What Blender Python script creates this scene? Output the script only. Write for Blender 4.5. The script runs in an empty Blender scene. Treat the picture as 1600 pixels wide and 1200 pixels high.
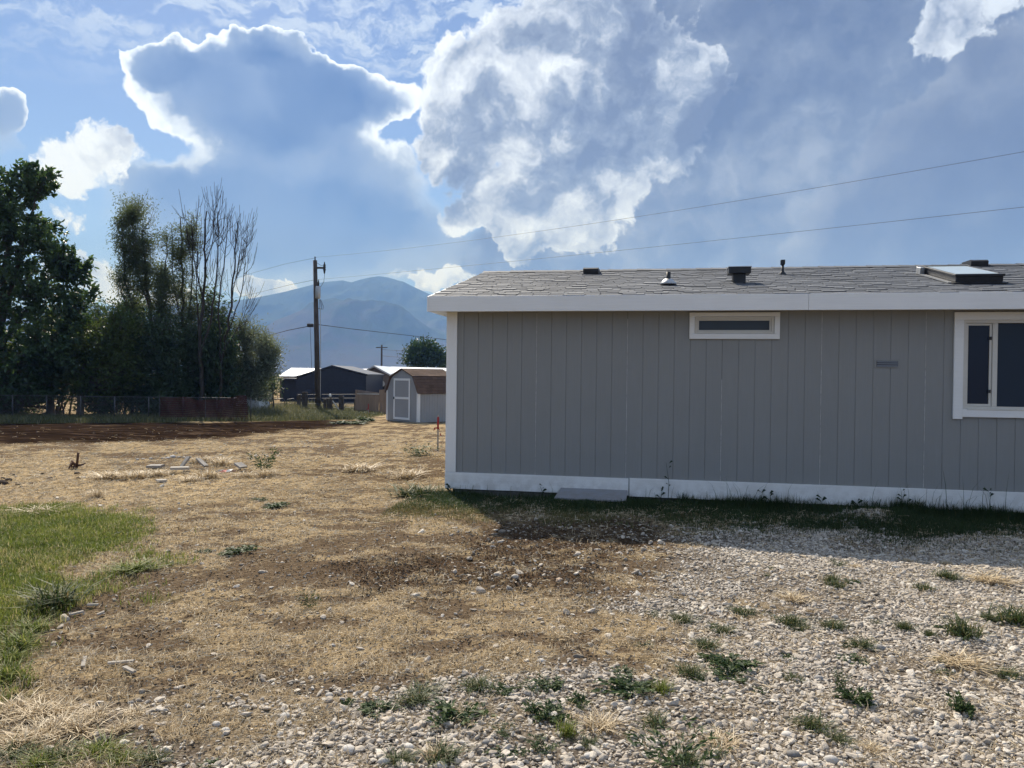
import bpy, bmesh, math, random
import numpy as np
from mathutils import Vector, Matrix

R = math.radians
SC = bpy.context.scene
COL = SC.collection
rng = np.random.default_rng(7)

# ------------------------------------------------------------------ camera
FPX, CX, CY, CAMH = 1180.0, 800.0, 600.0, 1.65
cam_data = bpy.data.cameras.new("camera")
cam = bpy.data.objects.new("camera", cam_data)
COL.objects.link(cam)
cam_data.sensor_width = 36.0
cam_data.lens = FPX / 1600.0 * 36.0
cam_data.clip_start = 0.05
cam_data.clip_end = 30000.0
CAM_ROT = Matrix.Rotation(R(90.0 - 0.585), 4, 'X') @ Matrix.Rotation(0.0119, 4, 'Z')
cam.matrix_world = Matrix.Translation((0, 0, CAMH)) @ CAM_ROT
SC.camera = cam
CAM3 = CAM_ROT.to_3x3()

# ------------------------------------------------------------------ light, exposure
SUN_AZ, SUN_EL = -22.0, 45.0          # degrees; azimuth from the view axis, negative = left
SKY_STRENGTH = 0.11
sun_data = bpy.data.lights.new("sun", 'SUN')
sun_data.energy = 5.0
sun_data.angle = R(0.6)
sun_data.color = (1.0, 0.94, 0.88)
sun = bpy.data.objects.new("sun", sun_data)
COL.objects.link(sun)
SUN_DIR = Vector((math.sin(R(SUN_AZ)) * math.cos(R(SUN_EL)), math.cos(R(SUN_AZ)) * math.cos(R(SUN_EL)), math.sin(R(SUN_EL))))
sun.rotation_euler = (-SUN_DIR).to_track_quat('-Z', 'Y').to_euler()
SC.view_settings.view_transform = 'Standard'
SC.view_settings.look = 'None'
SC.view_settings.exposure = 0.60
SC.view_settings.gamma = 1.0
SC.view_settings.use_curve_mapping = False
SC.render.engine = 'CYCLES'
SC.cycles.use_denoising = True
SC.cycles.max_bounces = 6
SC.cycles.diffuse_bounces = 3
SC.cycles.glossy_bounces = 3
SC.cycles.transmission_bounces = 4
SC.cycles.transparent_max_bounces = 8
SC.cycles.volume_bounces = 0
SC.cycles.caustics_reflective = False
SC.cycles.caustics_refractive = False


class NT:
    """short-hand for building node trees"""
    def __init__(self, tree):
        self.t = tree

    def n(self, kind, ins=None, **props):
        nd = self.t.nodes.new(kind)
        for k, v in props.items():
            setattr(nd, k, v)
        for k, v in (ins or {}).items():
            self.put(nd.inputs[k], v)
        return nd

    def put(self, sock, v):
        if isinstance(v, bpy.types.NodeSocket):
            self.t.links.new(v, sock)
        elif isinstance(v, (tuple, list)) and sock.type == 'RGBA' and len(v) == 3:
            sock.default_value = (*v, 1.0)
        else:
            sock.default_value = v

    def m(self, op, a, b=0.0, c=0.0, clamp=False):
        nd = self.n('ShaderNodeMath', {0: a, 1: b, 2: c}, operation=op)
        nd.use_clamp = clamp
        return nd.outputs[0]

    def v(self, op, a, b=(0, 0, 0), c=None):
        ins = {0: a, 1: b}
        if c is not None:
            ins[2] = c
        nd = self.n('ShaderNodeVectorMath', ins, operation=op)
        return nd.outputs['Value'] if op in ('LENGTH', 'DOT_PRODUCT', 'DISTANCE') else nd.outputs['Vector']

    def scale(self, a, f):
        return self.n('ShaderNodeVectorMath', {0: a, 'Scale': f}, operation='SCALE').outputs['Vector']

    def mix(self, f, a, b):
        nd = self.n('ShaderNodeMix', data_type='RGBA')
        self.put(nd.inputs[0], f); self.put(nd.inputs[6], a); self.put(nd.inputs[7], b)
        return nd.outputs[2]

    def ss(self, x, lo, hi, a=0.0, b=1.0):
        nd = self.n('ShaderNodeMapRange', {'Value': x, 'From Min': lo, 'From Max': hi, 'To Min': a, 'To Max': b}, interpolation_type='SMOOTHSTEP')
        return nd.outputs[0]

    def lin(self, x, lo, hi, a=0.0, b=1.0):
        return self.n('ShaderNodeMapRange', {'Value': x, 'From Min': lo, 'From Max': hi, 'To Min': a, 'To Max': b}).outputs[0]

    def noise(self, vec, scale, detail=4.0, rough=0.55, dist=0.0, out=0):
        nd = self.n('ShaderNodeTexNoise', {'Scale': scale, 'Detail': detail, 'Roughness': rough, 'Distortion': dist})
        if vec is not None:
            self.put(nd.inputs['Vector'], vec)
        return nd.outputs[out]

    def ramp(self, f, stops):
        nd = self.n('ShaderNodeValToRGB', {0: f})
        el = nd.color_ramp.elements
        while len(el) < len(stops):
            el.new(0.5)
        for e, (p, c) in zip(el, stops):
            e.position = p
            e.color = (*c, 1.0) if len(c) == 3 else c
        return nd.outputs[0]


# ------------------------------------------------------------------ sky: Nishita plus cloud layers, all functions of direction
def azel(px, py):
    d = CAM3 @ Vector(((px - CX) / FPX, -(py - CY) / FPX, -1.0)).normalized()
    return math.degrees(math.atan2(d.x, d.y)), math.degrees(math.asin(d.z))


world = bpy.data.worlds.new("World")
SC.world = world
world.use_nodes = True
world.cycles.sampling_method = 'MANUAL'
world.cycles.sample_map_resolution = 512
wt = world.node_tree
wt.nodes.clear()

# cloud masses by direction (px, py, rx, ry, weight, inner): a pixel of the photograph gives azimuth and elevation, radii in pixels
THUNDERHEAD = [
    (395, 150, 195, 92, 1.0, 0.5), (255, 92, 72, 46, 0.6, 0.4), (435, 72, 78, 40, 0.75, 0.4), (545, 145, 105, 70, 0.9, 0.5),
    (470, 300, 200, 120, 0.9, 0.45), (320, 330, 160, 85, 0.75, 0.45), (560, 375, 190, 85, 0.8, 0.45),
    (240, 275, 90, 45, 0.5, 0.3), (310, 410, 180, 55, 0.55, 0.4), (640, 300, 60, 100, 0.4, 0.2),
    (6, 175, 42, 44, 0.65, 0.4), (5, 237, 42, 26, 0.45, 0.3),
]
BROKEN = [
    (770, 125, 150, 95, 0.72, 0.4), (840, 260, 220, 120, 0.80, 0.4), (980, 120, 170, 170, 0.80, 0.4), (850, 365, 200, 70, 0.56, 0.2),
    (690, 220, 70, 60, 0.40, 0.2), (1070, 190, 90, 120, 0.44, 0.2), (690, 345, 60, 34, 0.42, 0.1), (870, 10, 130, 60, 0.4, 0.2),
    (1530, 25, 130, 90, 0.72, 0.1), (1455, 90, 70, 70, 0.42, 0.0),
    (192, 205, 70, 52, 0.56, 0.0), (130, 262, 105, 60, 0.60, 0.0), (105, 333, 85, 38, 0.58, 0.0), (150, 420, 110, 60, 0.62, 0.0),
    (430, 452, 95, 22, 0.56, 0.2), (690, 440, 100, 20, 0.56, 0.2), (240, 460, 80, 30, 0.5, 0.2),
]
VEIL = [
    (1230, 140, 320, 330, 1.1, 0.35), (1250, 340, 460, 160, 1.2, 0.4), (1570, 200, 300, 330, 1.2, 0.5),
    (1000, 340, 260, 100, 0.9, 0.3), (640, 405, 480, 60, 0.6, 0.3), (1000, 180, 190, 220, 0.8, 0.3), (1200, 440, 480, 80, 1.0, 0.4),
]
BANK = [
    (1590, 230, 210, 170, 1.0, 0.5), (1500, 330, 230, 110, 0.9, 0.4), (1420, 240, 110, 90, 0.6, 0.3), (1560, 70, 90, 60, 0.5, 0.3), (1340, 340, 120, 80, 0.5, 0.3), (1480, 440, 380, 110, 1.0, 0.5),
]


def mass_sum(b, p, masses, cap):
    total = None
    for (px, py, rx, ry, w, inner) in masses:
        a, e = azel(px, py)
        a2, _ = azel(px + rx * 0.5, py); a1, _ = azel(px - rx * 0.5, py)
        _, e2 = azel(px, py - ry * 0.5); _, e1 = azel(px, py + ry * 0.5)
        ia, ie = 1.0 / max(a2 - a1, 1e-3), 1.0 / max(e2 - e1, 1e-3)
        q = b.v('LENGTH', b.v('MULTIPLY_ADD', p, (ia, ie, 0.0), (-a * ia, -e * ie, 0.0)))
        s = b.ss(q, inner, 1.25, w, 0.0)
        total = s if total is None else b.m('ADD', total, s)
    return b.m('MINIMUM', total, cap)


def build_world():
    b = NT(wt)
    tc = b.n('ShaderNodeTexCoord')
    d0 = b.v('NORMALIZE', tc.outputs['Generated'])
    sky = b.n('ShaderNodeTexSky', sky_type='NISHITA', sun_disc=False)
    sky.sun_elevation = R(SUN_EL)
    sky.sun_rotation = R(SUN_AZ)
    sky.altitude = 1500.0
    sky.air_density = 1.0
    sky.dust_density = 1.2
    sky.ozone_density = 2.0
    # cauliflower warp of the direction
    w1 = b.noise(d0, 7.0, 4.0, 0.6, out=1)
    d = b.v('ADD', d0, b.scale(b.v('SUBTRACT', w1, (0.5, 0.5, 0.5)), 0.075))
    w2 = b.noise(d0, 34.0, 3.0, 0.6, out=1)
    d = b.v('ADD', d, b.scale(b.v('SUBTRACT', w2, (0.5, 0.5, 0.5)), 0.030))
    sx = b.n('ShaderNodeSeparateXYZ', {0: d})
    az = b.m('MULTIPLY', b.m('ARCTAN2', sx.outputs[0], sx.outputs[1]), 57.29578)
    el = b.m('MULTIPLY', b.m('ARCSINE', sx.outputs[2]), 57.29578)
    p = b.n('ShaderNodeCombineXYZ', {0: az, 1: el, 2: 0.0}).outputs[0]
    n1 = b.noise(d, 3.2, 4.0, 0.55)
    n2 = b.noise(d, 10.0, 6.0, 0.6)
    vor = b.n('ShaderNodeTexVoronoi', {'Vector': d, 'Scale': 18.0}, feature='SMOOTH_F1').outputs['Distance']
    nz = b.m('ADD', b.m('SUBTRACT', n1, 0.5), b.m('MULTIPLY', b.m('SUBTRACT', n2, 0.5), 0.8))
    nz = b.m('ADD', nz, b.m('MULTIPLY', b.m('SUBTRACT', 0.42, vor), 0.35))
    n3 = b.noise(d, 26.0, 4.0, 0.6)
    nz2 = b.m('ADD', nz, b.m('MULTIPLY', b.m('SUBTRACT', n3, 0.5), 0.8))
    # outside the frame the same broken cumulus goes on all round
    away = b.m('MAXIMUM', b.ss(b.m('ABSOLUTE', az), 36.0, 48.0), b.ss(el, 27.0, 34.0))
    up = b.ss(el, -1.0, 3.0)
    mt = mass_sum(b, p, THUNDERHEAD, 1.35)
    mb = b.m('ADD', mass_sum(b, p, BROKEN, 0.95), b.m('MULTIPLY', b.m('MULTIPLY', away, up), 0.34))
    mv = mass_sum(b, p, VEIL, 1.3)
    Dt = b.m('SUBTRACT', b.m('ADD', mt, b.m('ADD', b.m('MULTIPLY', nz, b.lin(mt, 0.3, 1.2, 0.8, 0.4)), b.m('MULTIPLY', b.m('SUBTRACT', 0.42, vor), 0.45))), b.ss(mt, 0.02, 0.25, 0.9, 0.29))
    Db = b.m('SUBTRACT', b.m('ADD', mb, b.m('MULTIPLY', nz2, 1.15)), b.ss(mb, 0.02, 0.22, 1.0, 0.32))
    Dv = b.m('ADD', mv, b.m('MULTIPLY', b.m('SUBTRACT', n1, 0.5), 0.7))
    K = 1.0 / SKY_STRENGTH
    cs = b.v('DOT_PRODUCT', d0, tuple(SUN_DIR))
    glow = b.ss(cs, 0.60, 0.98)
    white = b.mix(glow, (0.98, 1.0, 1.04), (1.45, 1.42, 1.36))
    # thin high cloud in rows
    hv = b.v('MULTIPLY', d, (9.0, 9.0, 26.0))
    ci = b.noise(hv, 2.1, 5.0, 0.62, 0.25)
    cirrus = b.m('MULTIPLY', b.ss(ci, 0.42, 0.62), b.ss(el, 17.0, 25.5, 0.0, 0.9))
    col = b.mix(cirrus, b.scale(sky.outputs[0], SKY_STRENGTH), (0.86, 0.91, 0.98))
    low = b.ss(el, 14.0, 3.0, 0.0, 0.75)
    col = b.mix(low, col, (0.20, 0.33, 0.62))
    toward = b.n('ShaderNodeVectorMath', {0: b.v('SUBTRACT', tuple(SUN_DIR), b.scale(d0, cs))}, operation='NORMALIZE').outputs['Vector']
    d2 = b.v('ADD', d, b.scale(toward, 0.020))
    m2 = b.noise(d2, 10.0, 6.0, 0.6)
    v2 = b.n('ShaderNodeTexVoronoi', {'Vector': d2, 'Scale': 18.0}, feature='SMOOTH_F1').outputs['Distance']
    relief = b.m('ADD', b.m('SUBTRACT', n2, m2), b.m('MULTIPLY', b.m('SUBTRACT', v2, vor), 0.35))
    d3 = b.v('ADD', d, b.scale(toward, 0.045))
    big = b.m('SUBTRACT', b.noise(d, 5.5, 2.0, 0.5), b.noise(d3, 5.5, 2.0, 0.5))
    billow = b.m('ADD', b.m('MULTIPLY', relief, 0.55), b.m('MULTIPLY', big, 0.75))
    # veil and bank
    veil = b.ramp(b.m('ADD', billow, b.m('ADD', b.m('MULTIPLY', n2, 0.4), b.m('MULTIPLY', n1, 0.6))), [(0.34, (0.185, 0.228, 0.32)), (0.50, (0.275, 0.318, 0.40)), (0.66, (0.45, 0.48, 0.54))])
    col = b.mix(b.ss(Dv, 0.20, 0.65, 0.0, 0.98), col, veil)
    # thunderhead: white where thin, blue grey where thick
    st = b.ramp(b.lin(Dt, 0.0, 1.3), [(0.0, (0.70, 0.76, 0.84)), (0.22, (0.50, 0.58, 0.71)), (0.55, (0.32, 0.42, 0.61)), (1.0, (0.16, 0.265, 0.48))])
    st = b.mix(b.ss(n1, 0.4, 0.7, 0.0, 0.25), st, (0.42, 0.53, 0.75))
    # the lining is widest where the edge is ragged and lost low down, where the cloud melts into rain haze
    crisp = b.ss(el, 12.5, 17.0)
    lining = b.m('MULTIPLY', b.ss(b.m('ADD', Dt, b.m('SUBTRACT', b.m('MULTIPLY', b.m('SUBTRACT', n2, 0.5), 0.9), b.m('MULTIPLY', relief, 1.5))), 0.50, 0.04), crisp)
    ct = b.mix(lining, st, white)
    col = b.mix(b.m('MULTIPLY', b.ss(Dt, b.lin(crisp, 0, 1, -0.25, 0.0), b.lin(crisp, 0, 1, 0.55, 0.08)), b.lin(crisp, 0, 1, 0.92, 1.0)), col, ct)
    # grey bank on the right, its edge a little brighter
    Dk = b.m('SUBTRACT', b.m('ADD', mass_sum(b, p, BANK, 1.3), b.m('MULTIPLY', nz, 0.45)), 0.36)
    ck = b.ramp(b.m('ADD', b.m('MULTIPLY', billow, 0.9), b.lin(Dk, 0.0, 0.9, 0.62, 0.30)), [(0.22, (0.165, 0.20, 0.285)), (0.42, (0.225, 0.262, 0.345)), (0.62, (0.36, 0.39, 0.455)), (0.80, (0.56, 0.575, 0.61))])
    col = b.mix(b.ss(Dk, -0.05, 0.14, 0.0, 0.92), col, ck)
    # broken cumulus in front: heads lit from the sun's side, grey bellies
    edge = b.ss(Db, 0.24, 0.02)
    side = b.m('ADD', b.lin(az, -9.0, 15.0, 0.14, -0.24), b.ss(az, 19.0, 27.0, 0.0, 0.42))
    br = b.m('ADD', b.m('MULTIPLY', relief, 1.5), b.m('MULTIPLY', big, 1.7))
    br = b.m('ADD', br, b.m('ADD', b.m('MULTIPLY', b.m('SUBTRACT', n3, 0.5), 0.7), b.m('MULTIPLY', edge, 0.30)))
    br = b.m('ADD', b.m('ADD', br, 0.47), side)
    cb = b.ramp(br, [(0.12, (0.205, 0.245, 0.335)), (0.36, (0.33, 0.375, 0.46)), (0.58, (0.68, 0.70, 0.745)), (0.80, (1.0, 1.0, 1.0))])
    cb = b.v('MULTIPLY', cb, b.mix(glow, (1.0, 1.0, 1.0), (1.35, 1.30, 1.22)))
    col = b.mix(b.ss(Db, 0.0, 0.17), col, cb)
    bg = b.n('ShaderNodeBackground', {'Color': b.v('MULTIPLY', col, tuple(c * K * 0.55 for c in (0.90, 1.03, 1.27))), 'Strength': SKY_STRENGTH})
    out = b.n('ShaderNodeOutputWorld')
    wt.links.new(bg.outputs[0], out.inputs['Surface'])


build_world()


# ------------------------------------------------------------------ helpers: noise in numpy, materials, meshes
def _hash(ix, iy, seed):
    h = (ix.astype(np.int64) * 374761393 + iy.astype(np.int64) * 668265263 + seed * 1442695041) & 0xFFFFFFFF
    h = ((h ^ (h >> 13)) * 1274126177) & 0xFFFFFFFF
    return ((h ^ (h >> 16)) & 0xFFFFFF) / float(0xFFFFFF)


def vnoise(x, y, seed=0):
    ix, iy = np.floor(x), np.floor(y)
    fx, fy = x - ix, y - iy
    fx, fy = fx * fx * (3 - 2 * fx), fy * fy * (3 - 2 * fy)
    a, b_ = _hash(ix, iy, seed), _hash(ix + 1, iy, seed)
    c, d = _hash(ix, iy + 1, seed), _hash(ix + 1, iy + 1, seed)
    return (a + (b_ - a) * fx) * (1 - fy) + (c + (d - c) * fx) * fy


def fbm(x, y, octaves=4, seed=0, rough=0.5):
    t, a, n = 0.0, 1.0, 0.0
    for i in range(octaves):
        t = t + a * vnoise(x * 2 ** i + 17.3 * i, y * 2 ** i - 9.1 * i, seed + i)
        n += a
        a *= rough
    return t / n


def poly_sd(x, y, poly):
    """signed distance to a polygon, positive inside"""
    x, y = np.asarray(x, float), np.asarray(y, float)
    d2 = np.full(x.shape, 1e18)
    inside = np.zeros(x.shape, bool)
    n = len(poly)
    for i in range(n):
        ax, ay = poly[i]; bx, by = poly[(i + 1) % n]
        ex, ey = bx - ax, by - ay
        t = np.clip(((x - ax) * ex + (y - ay) * ey) / (ex * ex + ey * ey + 1e-12), 0, 1)
        d2 = np.minimum(d2, (x - ax - t * ex) ** 2 + (y - ay - t * ey) ** 2)
        hit = ((ay > y) != (by > y)) & (x < (bx - ax) * (y - ay) / (by - ay + 1e-12) + ax)
        inside ^= hit
    d = np.sqrt(d2)
    return np.where(inside, d, -d)


def sstep(x, lo, hi):
    t = np.clip((x - lo) / (hi - lo), 0, 1)
    return t * t * (3 - 2 * t)


def gz(x, y):
    """large shape of the ground: level by the house, half a metre lower beyond"""
    return -0.55 * sstep(np.asarray(y, float), 11.0, 42.0)


def ray(px, py):
    return CAM3 @ Vector(((px - CX) / FPX, -(py - CY) / FPX, -1.0))


def gp(px, py):
    """ground point seen at a pixel of the photograph"""
    d = ray(px, py)
    z = 0.0
    for _ in range(12):
        t = (z - CAMH) / d.z
        z = float(gz(d.x * t, d.y * t))
    return Vector((d.x * t, d.y * t, z))


def at(px, py, y):
    d = ray(px, py)
    return Vector((0, 0, CAMH)) + d * (y / d.y)


def material(name):
    m = bpy.data.materials.new(name)
    m.use_nodes = True
    m.node_tree.nodes.clear()
    return m, NT(m.node_tree)


def finish(b, color, rough=0.8, bump=None, strength=0.3, dist=0.01, metallic=0.0, spec=0.3, alpha=None):
    p = b.n('ShaderNodeBsdfPrincipled', {'Base Color': color, 'Roughness': rough, 'Metallic': metallic, 'Specular IOR Level': spec})
    if bump is not None:
        bn = b.n('ShaderNodeBump', {'Strength': strength, 'Distance': dist, 'Height': bump})
        b.put(p.inputs['Normal'], bn.outputs[0])
    if alpha is not None:
        b.put(p.inputs['Alpha'], alpha)
    o = b.n('ShaderNodeOutputMaterial')
    b.t.links.new(p.outputs[0], o.inputs['Surface'])
    return p


def nmat(name, c1, c2, scale=8.0, rough=0.8, bump=0.3, bscale=60.0, stretch=(1, 1, 1), metallic=0.0, spec=0.3, dist=0.004, detail=5.0, per_object=0.0, rnd_rough=0.1):
    """noise-mottled surface with fine relief"""
    m, b = material(name)
    tc = b.n('ShaderNodeTexCoord')
    v = b.v('MULTIPLY', tc.outputs['Object'], stretch)
    f = b.noise(v, scale, detail, 0.6)
    f2 = b.noise(v, scale * 7.3, 3.0, 0.6)
    k = b.ss(b.m('ADD', b.m('MULTIPLY', f, 0.7), b.m('MULTIPLY', f2, 0.3)), 0.33, 0.67)
    col = b.mix(k, c1, c2)
    if per_object:
        oi = b.n('ShaderNodeObjectInfo')
        col = b.scale(col, b.lin(oi.outputs['Random'], 0, 1, 1 - per_object, 1 + per_object))
    r = b.lin(f2, 0.3, 0.7, rough - rnd_rough, min(1.0, rough + rnd_rough))
    finish(b, col, r, b.noise(v, bscale, 4.0, 0.6), bump, dist, metallic, spec)
    return m


def leaf_mat(name, c1, c2, trans=0.45, rough=0.5, attr='tint', spec=0.35):
    """leaf: diffuse, a little gloss, light coming through; tint varies leaf by leaf"""
    m, b = material(name)
    a = b.n('ShaderNodeAttribute', attribute_name=attr)
    col = b.mix(a.outputs['Fac'], c1, c2)
    p = b.n('ShaderNodeBsdfPrincipled', {'Base Color': col, 'Roughness': rough, 'Specular IOR Level': spec})
    t = b.n('ShaderNodeBsdfTranslucent', {'Color': b.v('MULTIPLY', col, (1.25, 1.2, 0.7))})
    mx = b.n('ShaderNodeMixShader', {0: trans, 1: p.outputs[0], 2: t.outputs[0]})
    o = b.n('ShaderNodeOutputMaterial')
    b.t.links.new(mx.outputs[0], o.inputs['Surface'])
    return m


def mesh_np(name, verts, faces, mats=None, smooth=False, attrs=None):
    """faces: (n,3) or (n,4) int array, or a list of such arrays"""
    me = bpy.data.meshes.new(name)
    verts = np.asarray(verts, np.float32)
    fl = faces if isinstance(faces, list) else [faces]
    fl = [np.asarray(f, np.int32) for f in fl if len(f)]
    me.vertices.add(len(verts))
    me.vertices.foreach_set('co', verts.ravel())
    loops = np.concatenate([f.ravel() for f in fl])
    sizes = np.concatenate([np.full(len(f), f.shape[1], np.int32) for f in fl])
    starts = np.concatenate([[0], np.cumsum(sizes)[:-1]]).astype(np.int32)
    me.loops.add(len(loops))
    me.loops.foreach_set('vertex_index', loops)
    me.polygons.add(len(sizes))
    me.polygons.foreach_set('loop_start', starts)
    me.polygons.foreach_set('loop_total', sizes)
    me.update(calc_edges=True)
    me.polygons.foreach_set('use_smooth', np.full(len(sizes), bool(smooth)))
    for k, a in (attrs or {}).items():
        at_ = me.attributes.new(k, 'FLOAT', 'POINT')
        at_.data.foreach_set('value', np.asarray(a, np.float32))
    for mt in (mats if isinstance(mats, (list, tuple)) else [mats] if mats else []):
        me.materials.append(mt)
    return me


def link(name, me, parent=None, loc=None):
    o = bpy.data.objects.new(name, me)
    COL.objects.link(o)
    if parent is not None:
        o.parent = parent
    if loc is not None:
        o.location = loc
    return o


def tag(o, label=None, cat=None, group=None, kind=None):
    for k, v in (('label', label), ('category', cat), ('group', group), ('kind', kind)):
        if v:
            o[k] = v
    return o


def thing(name, label, cat, loc=(0, 0, 0), rz=0.0, group=None):
    o = bpy.data.objects.new(name, None)
    COL.objects.link(o)
    o.empty_display_size = 0.2
    o.location = loc
    o.rotation_euler = (0, 0, rz)
    return tag(o, label, cat, group)


class MB:
    """collects shapes into one mesh"""
    def __init__(self):
        self.v, self.f, self.n = [], {3: [], 4: []}, 0

    def add(self, verts, faces):
        self.v.append(np.asarray(verts, np.float32))
        for f in faces:
            if len(f) in (3, 4):
                self.f[len(f)].append([i + self.n for i in f])
            else:
                for k in range(1, len(f) - 1):
                    self.f[3].append([f[0] + self.n, f[k] + self.n, f[k + 1] + self.n])
        self.n += len(verts)
        return self

    def box(self, lo, hi, bev=0.0):
        x0, y0, z0 = lo; x1, y1, z1 = hi
        if bev <= 0:
            vs = [(x0, y0, z0), (x1, y0, z0), (x1, y1, z0), (x0, y1, z0), (x0, y0, z1), (x1, y0, z1), (x1, y1, z1), (x0, y1, z1)]
            return self.add(vs, [(0, 3, 2, 1), (4, 5, 6, 7), (0, 1, 5, 4), (1, 2, 6, 5), (2, 3, 7, 6), (3, 0, 4, 7)])
        bm = bmesh.new()
        bmesh.ops.create_cube(bm, size=1.0)
        for v in bm.verts:
            v.co = ((x0 + x1) / 2 + v.co.x * (x1 - x0), (y0 + y1) / 2 + v.co.y * (y1 - y0), (z0 + z1) / 2 + v.co.z * (z1 - z0))
        bmesh.ops.bevel(bm, geom=bm.edges[:], offset=bev, segments=1, affect='EDGES', profile=0.5)
        return self.bm(bm)

    def bm(self, bm, mat=None):
        bm.verts.ensure_lookup_table()
        bm.verts.index_update()
        vs = [tuple((mat @ v.co) if mat else v.co) for v in bm.verts]
        self.add(vs, [[v.index for v in f.verts] for f in bm.faces])
        bm.free()
        return self

    def tube(self, pts, radii, sides=6, cap=True):
        P = np.array([tuple(p) for p in pts], float)
        n = len(P)
        r = np.asarray(radii, float) if hasattr(radii, '__len__') else np.full(n, float(radii))
        T = np.concatenate([P[1:2] - P[:1], P[2:] - P[:-2], P[-1:] - P[-2:-1]]) if n > 2 else np.repeat(P[1:2] - P[:1], 2, 0)
        T /= np.maximum(np.linalg.norm(T, axis=1, keepdims=True), 1e-9)
        m = P[-1] - P[0]
        up = np.array((0.13, 0.21, 0.97)) if abs(m[2]) < 0.9 * np.linalg.norm(m) else np.array((0.97, 0.2, 0.1))
        A = np.cross(T, up); A /= np.maximum(np.linalg.norm(A, axis=1, keepdims=True), 1e-9)
        C = np.cross(T, A)
        th = 2 * np.pi * np.arange(sides) / sides
        V = (P[:, None] + r[:, None, None] * (A[:, None] * np.cos(th)[None, :, None] + C[:, None] * np.sin(th)[None, :, None])).reshape(-1, 3)
        fs = [(i * sides + k, i * sides + (k + 1) % sides, (i + 1) * sides + (k + 1) % sides, (i + 1) * sides + k) for i in range(n - 1) for k in range(sides)]
        if cap:
            fs.append(tuple(range(sides))[::-1])
            fs.append(tuple((n - 1) * sides + k for k in range(sides)))
        return self.add(V, fs)

    def lathe(self, prof, center=(0, 0, 0), sides=16):
        vs, fs = [], []
        cx, cy, cz = center
        for r, z in prof:
            for k in range(sides):
                th = 2 * math.pi * k / sides
                vs.append((cx + r * math.cos(th), cy + r * math.sin(th), cz + z))
        for i in range(len(prof) - 1):
            for k in range(sides):
                k2 = (k + 1) % sides
                fs.append((i * sides + k, i * sides + k2, (i + 1) * sides + k2, (i + 1) * sides + k))
        fs.append(tuple(range(sides))[::-1])
        fs.append(tuple((len(prof) - 1) * sides + k for k in range(sides)))
        return self.add(vs, fs)

    def prism(self, poly, d0, d1, axis='y'):
        """polygon in (x, z) swept along y (or (y, z) along x)"""
        n = len(poly)
        vs = []
        for d in (d0, d1):
            for a, c in poly:
                vs.append((a, d, c) if axis == 'y' else (d, a, c))
        fs = [tuple(range(n))[::-1], tuple(range(n, 2 * n))]
        for i in range(n):
            j = (i + 1) % n
            fs.append((i, j, n + j, n + i))
        return self.add(vs, fs)

    def mesh(self, name, mat=None, smooth=False):
        me = mesh_np(name, np.concatenate(self.v), [self.f[3], self.f[4]], mat, smooth)
        bm = bmesh.new(); bm.from_mesh(me)
        bmesh.ops.recalc_face_normals(bm, faces=bm.faces[:])
        bm.to_mesh(me); bm.free()
        return me

    def build(self, name, mat, parent=None, smooth=False, loc=None):
        return link(name, self.mesh(name, mat, smooth), parent, loc)


# ------------------------------------------------------------------ what covers the ground where (regions in metres)
def region(pts):
    return [(gp(*p).x, gp(*p).y) for p in pts]


GRAVEL = region([(1075, 842), (1010, 895), (1035, 950), (960, 1005), (880, 1035), (760, 1040), (620, 1050), (480, 1075), (360, 1110), (210, 1150), (60, 1185), (-120, 1230)]) \
    + [(-2.6, -2.0), (9.0, -2.0), (11.0, 8.4)] + region([(1900, 838), (1500, 825), (1300, 830), (1180, 822)])
LAWN = [(-30.0, 9.4)] + region([(-60, 800), (60, 797), (150, 801), (205, 806), (232, 822), (222, 850), (190, 878), (140, 905), (112, 935), (70, 955), (35, 985), (12, 1030), (-40, 1060)]) + [(-6.0, 2.2), (-30.0, 1.0)]
DARK = region([(775, 815), (905, 800), (1045, 815), (1065, 850), (1020, 900), (950, 925), (850, 930), (740, 915), (640, 905), (560, 890), (700, 855)])
WET_AND_SHADE = region([(-200, 662), (150, 657), (330, 660), (500, 655), (560, 657), (560, 664), (450, 673), (330, 685), (150, 691), (40, 693), (-200, 695)])  # wet soil strip before the trees, also carrying their painted shade
VERGE = region([(-300, 652), (200, 650), (390, 640), (560, 636), (600, 645), (560, 655), (390, 658), (200, 660), (-300, 664)])
GOLD = region([(-200, 735), (60, 715), (250, 735), (420, 748), (560, 760), (420, 780), (240, 800), (-200, 800)])
HOUSE_A = -math.asin(0.184)
HX, HY = 0.330, 10.26


def house_s(x, y):
    """distance along the house wall and out from it"""
    c, s = math.cos(HOUSE_A), math.sin(HOUSE_A)
    return (x - HX) * c + (y - HY) * s, -(x - HX) * s + (y - HY) * c


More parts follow.
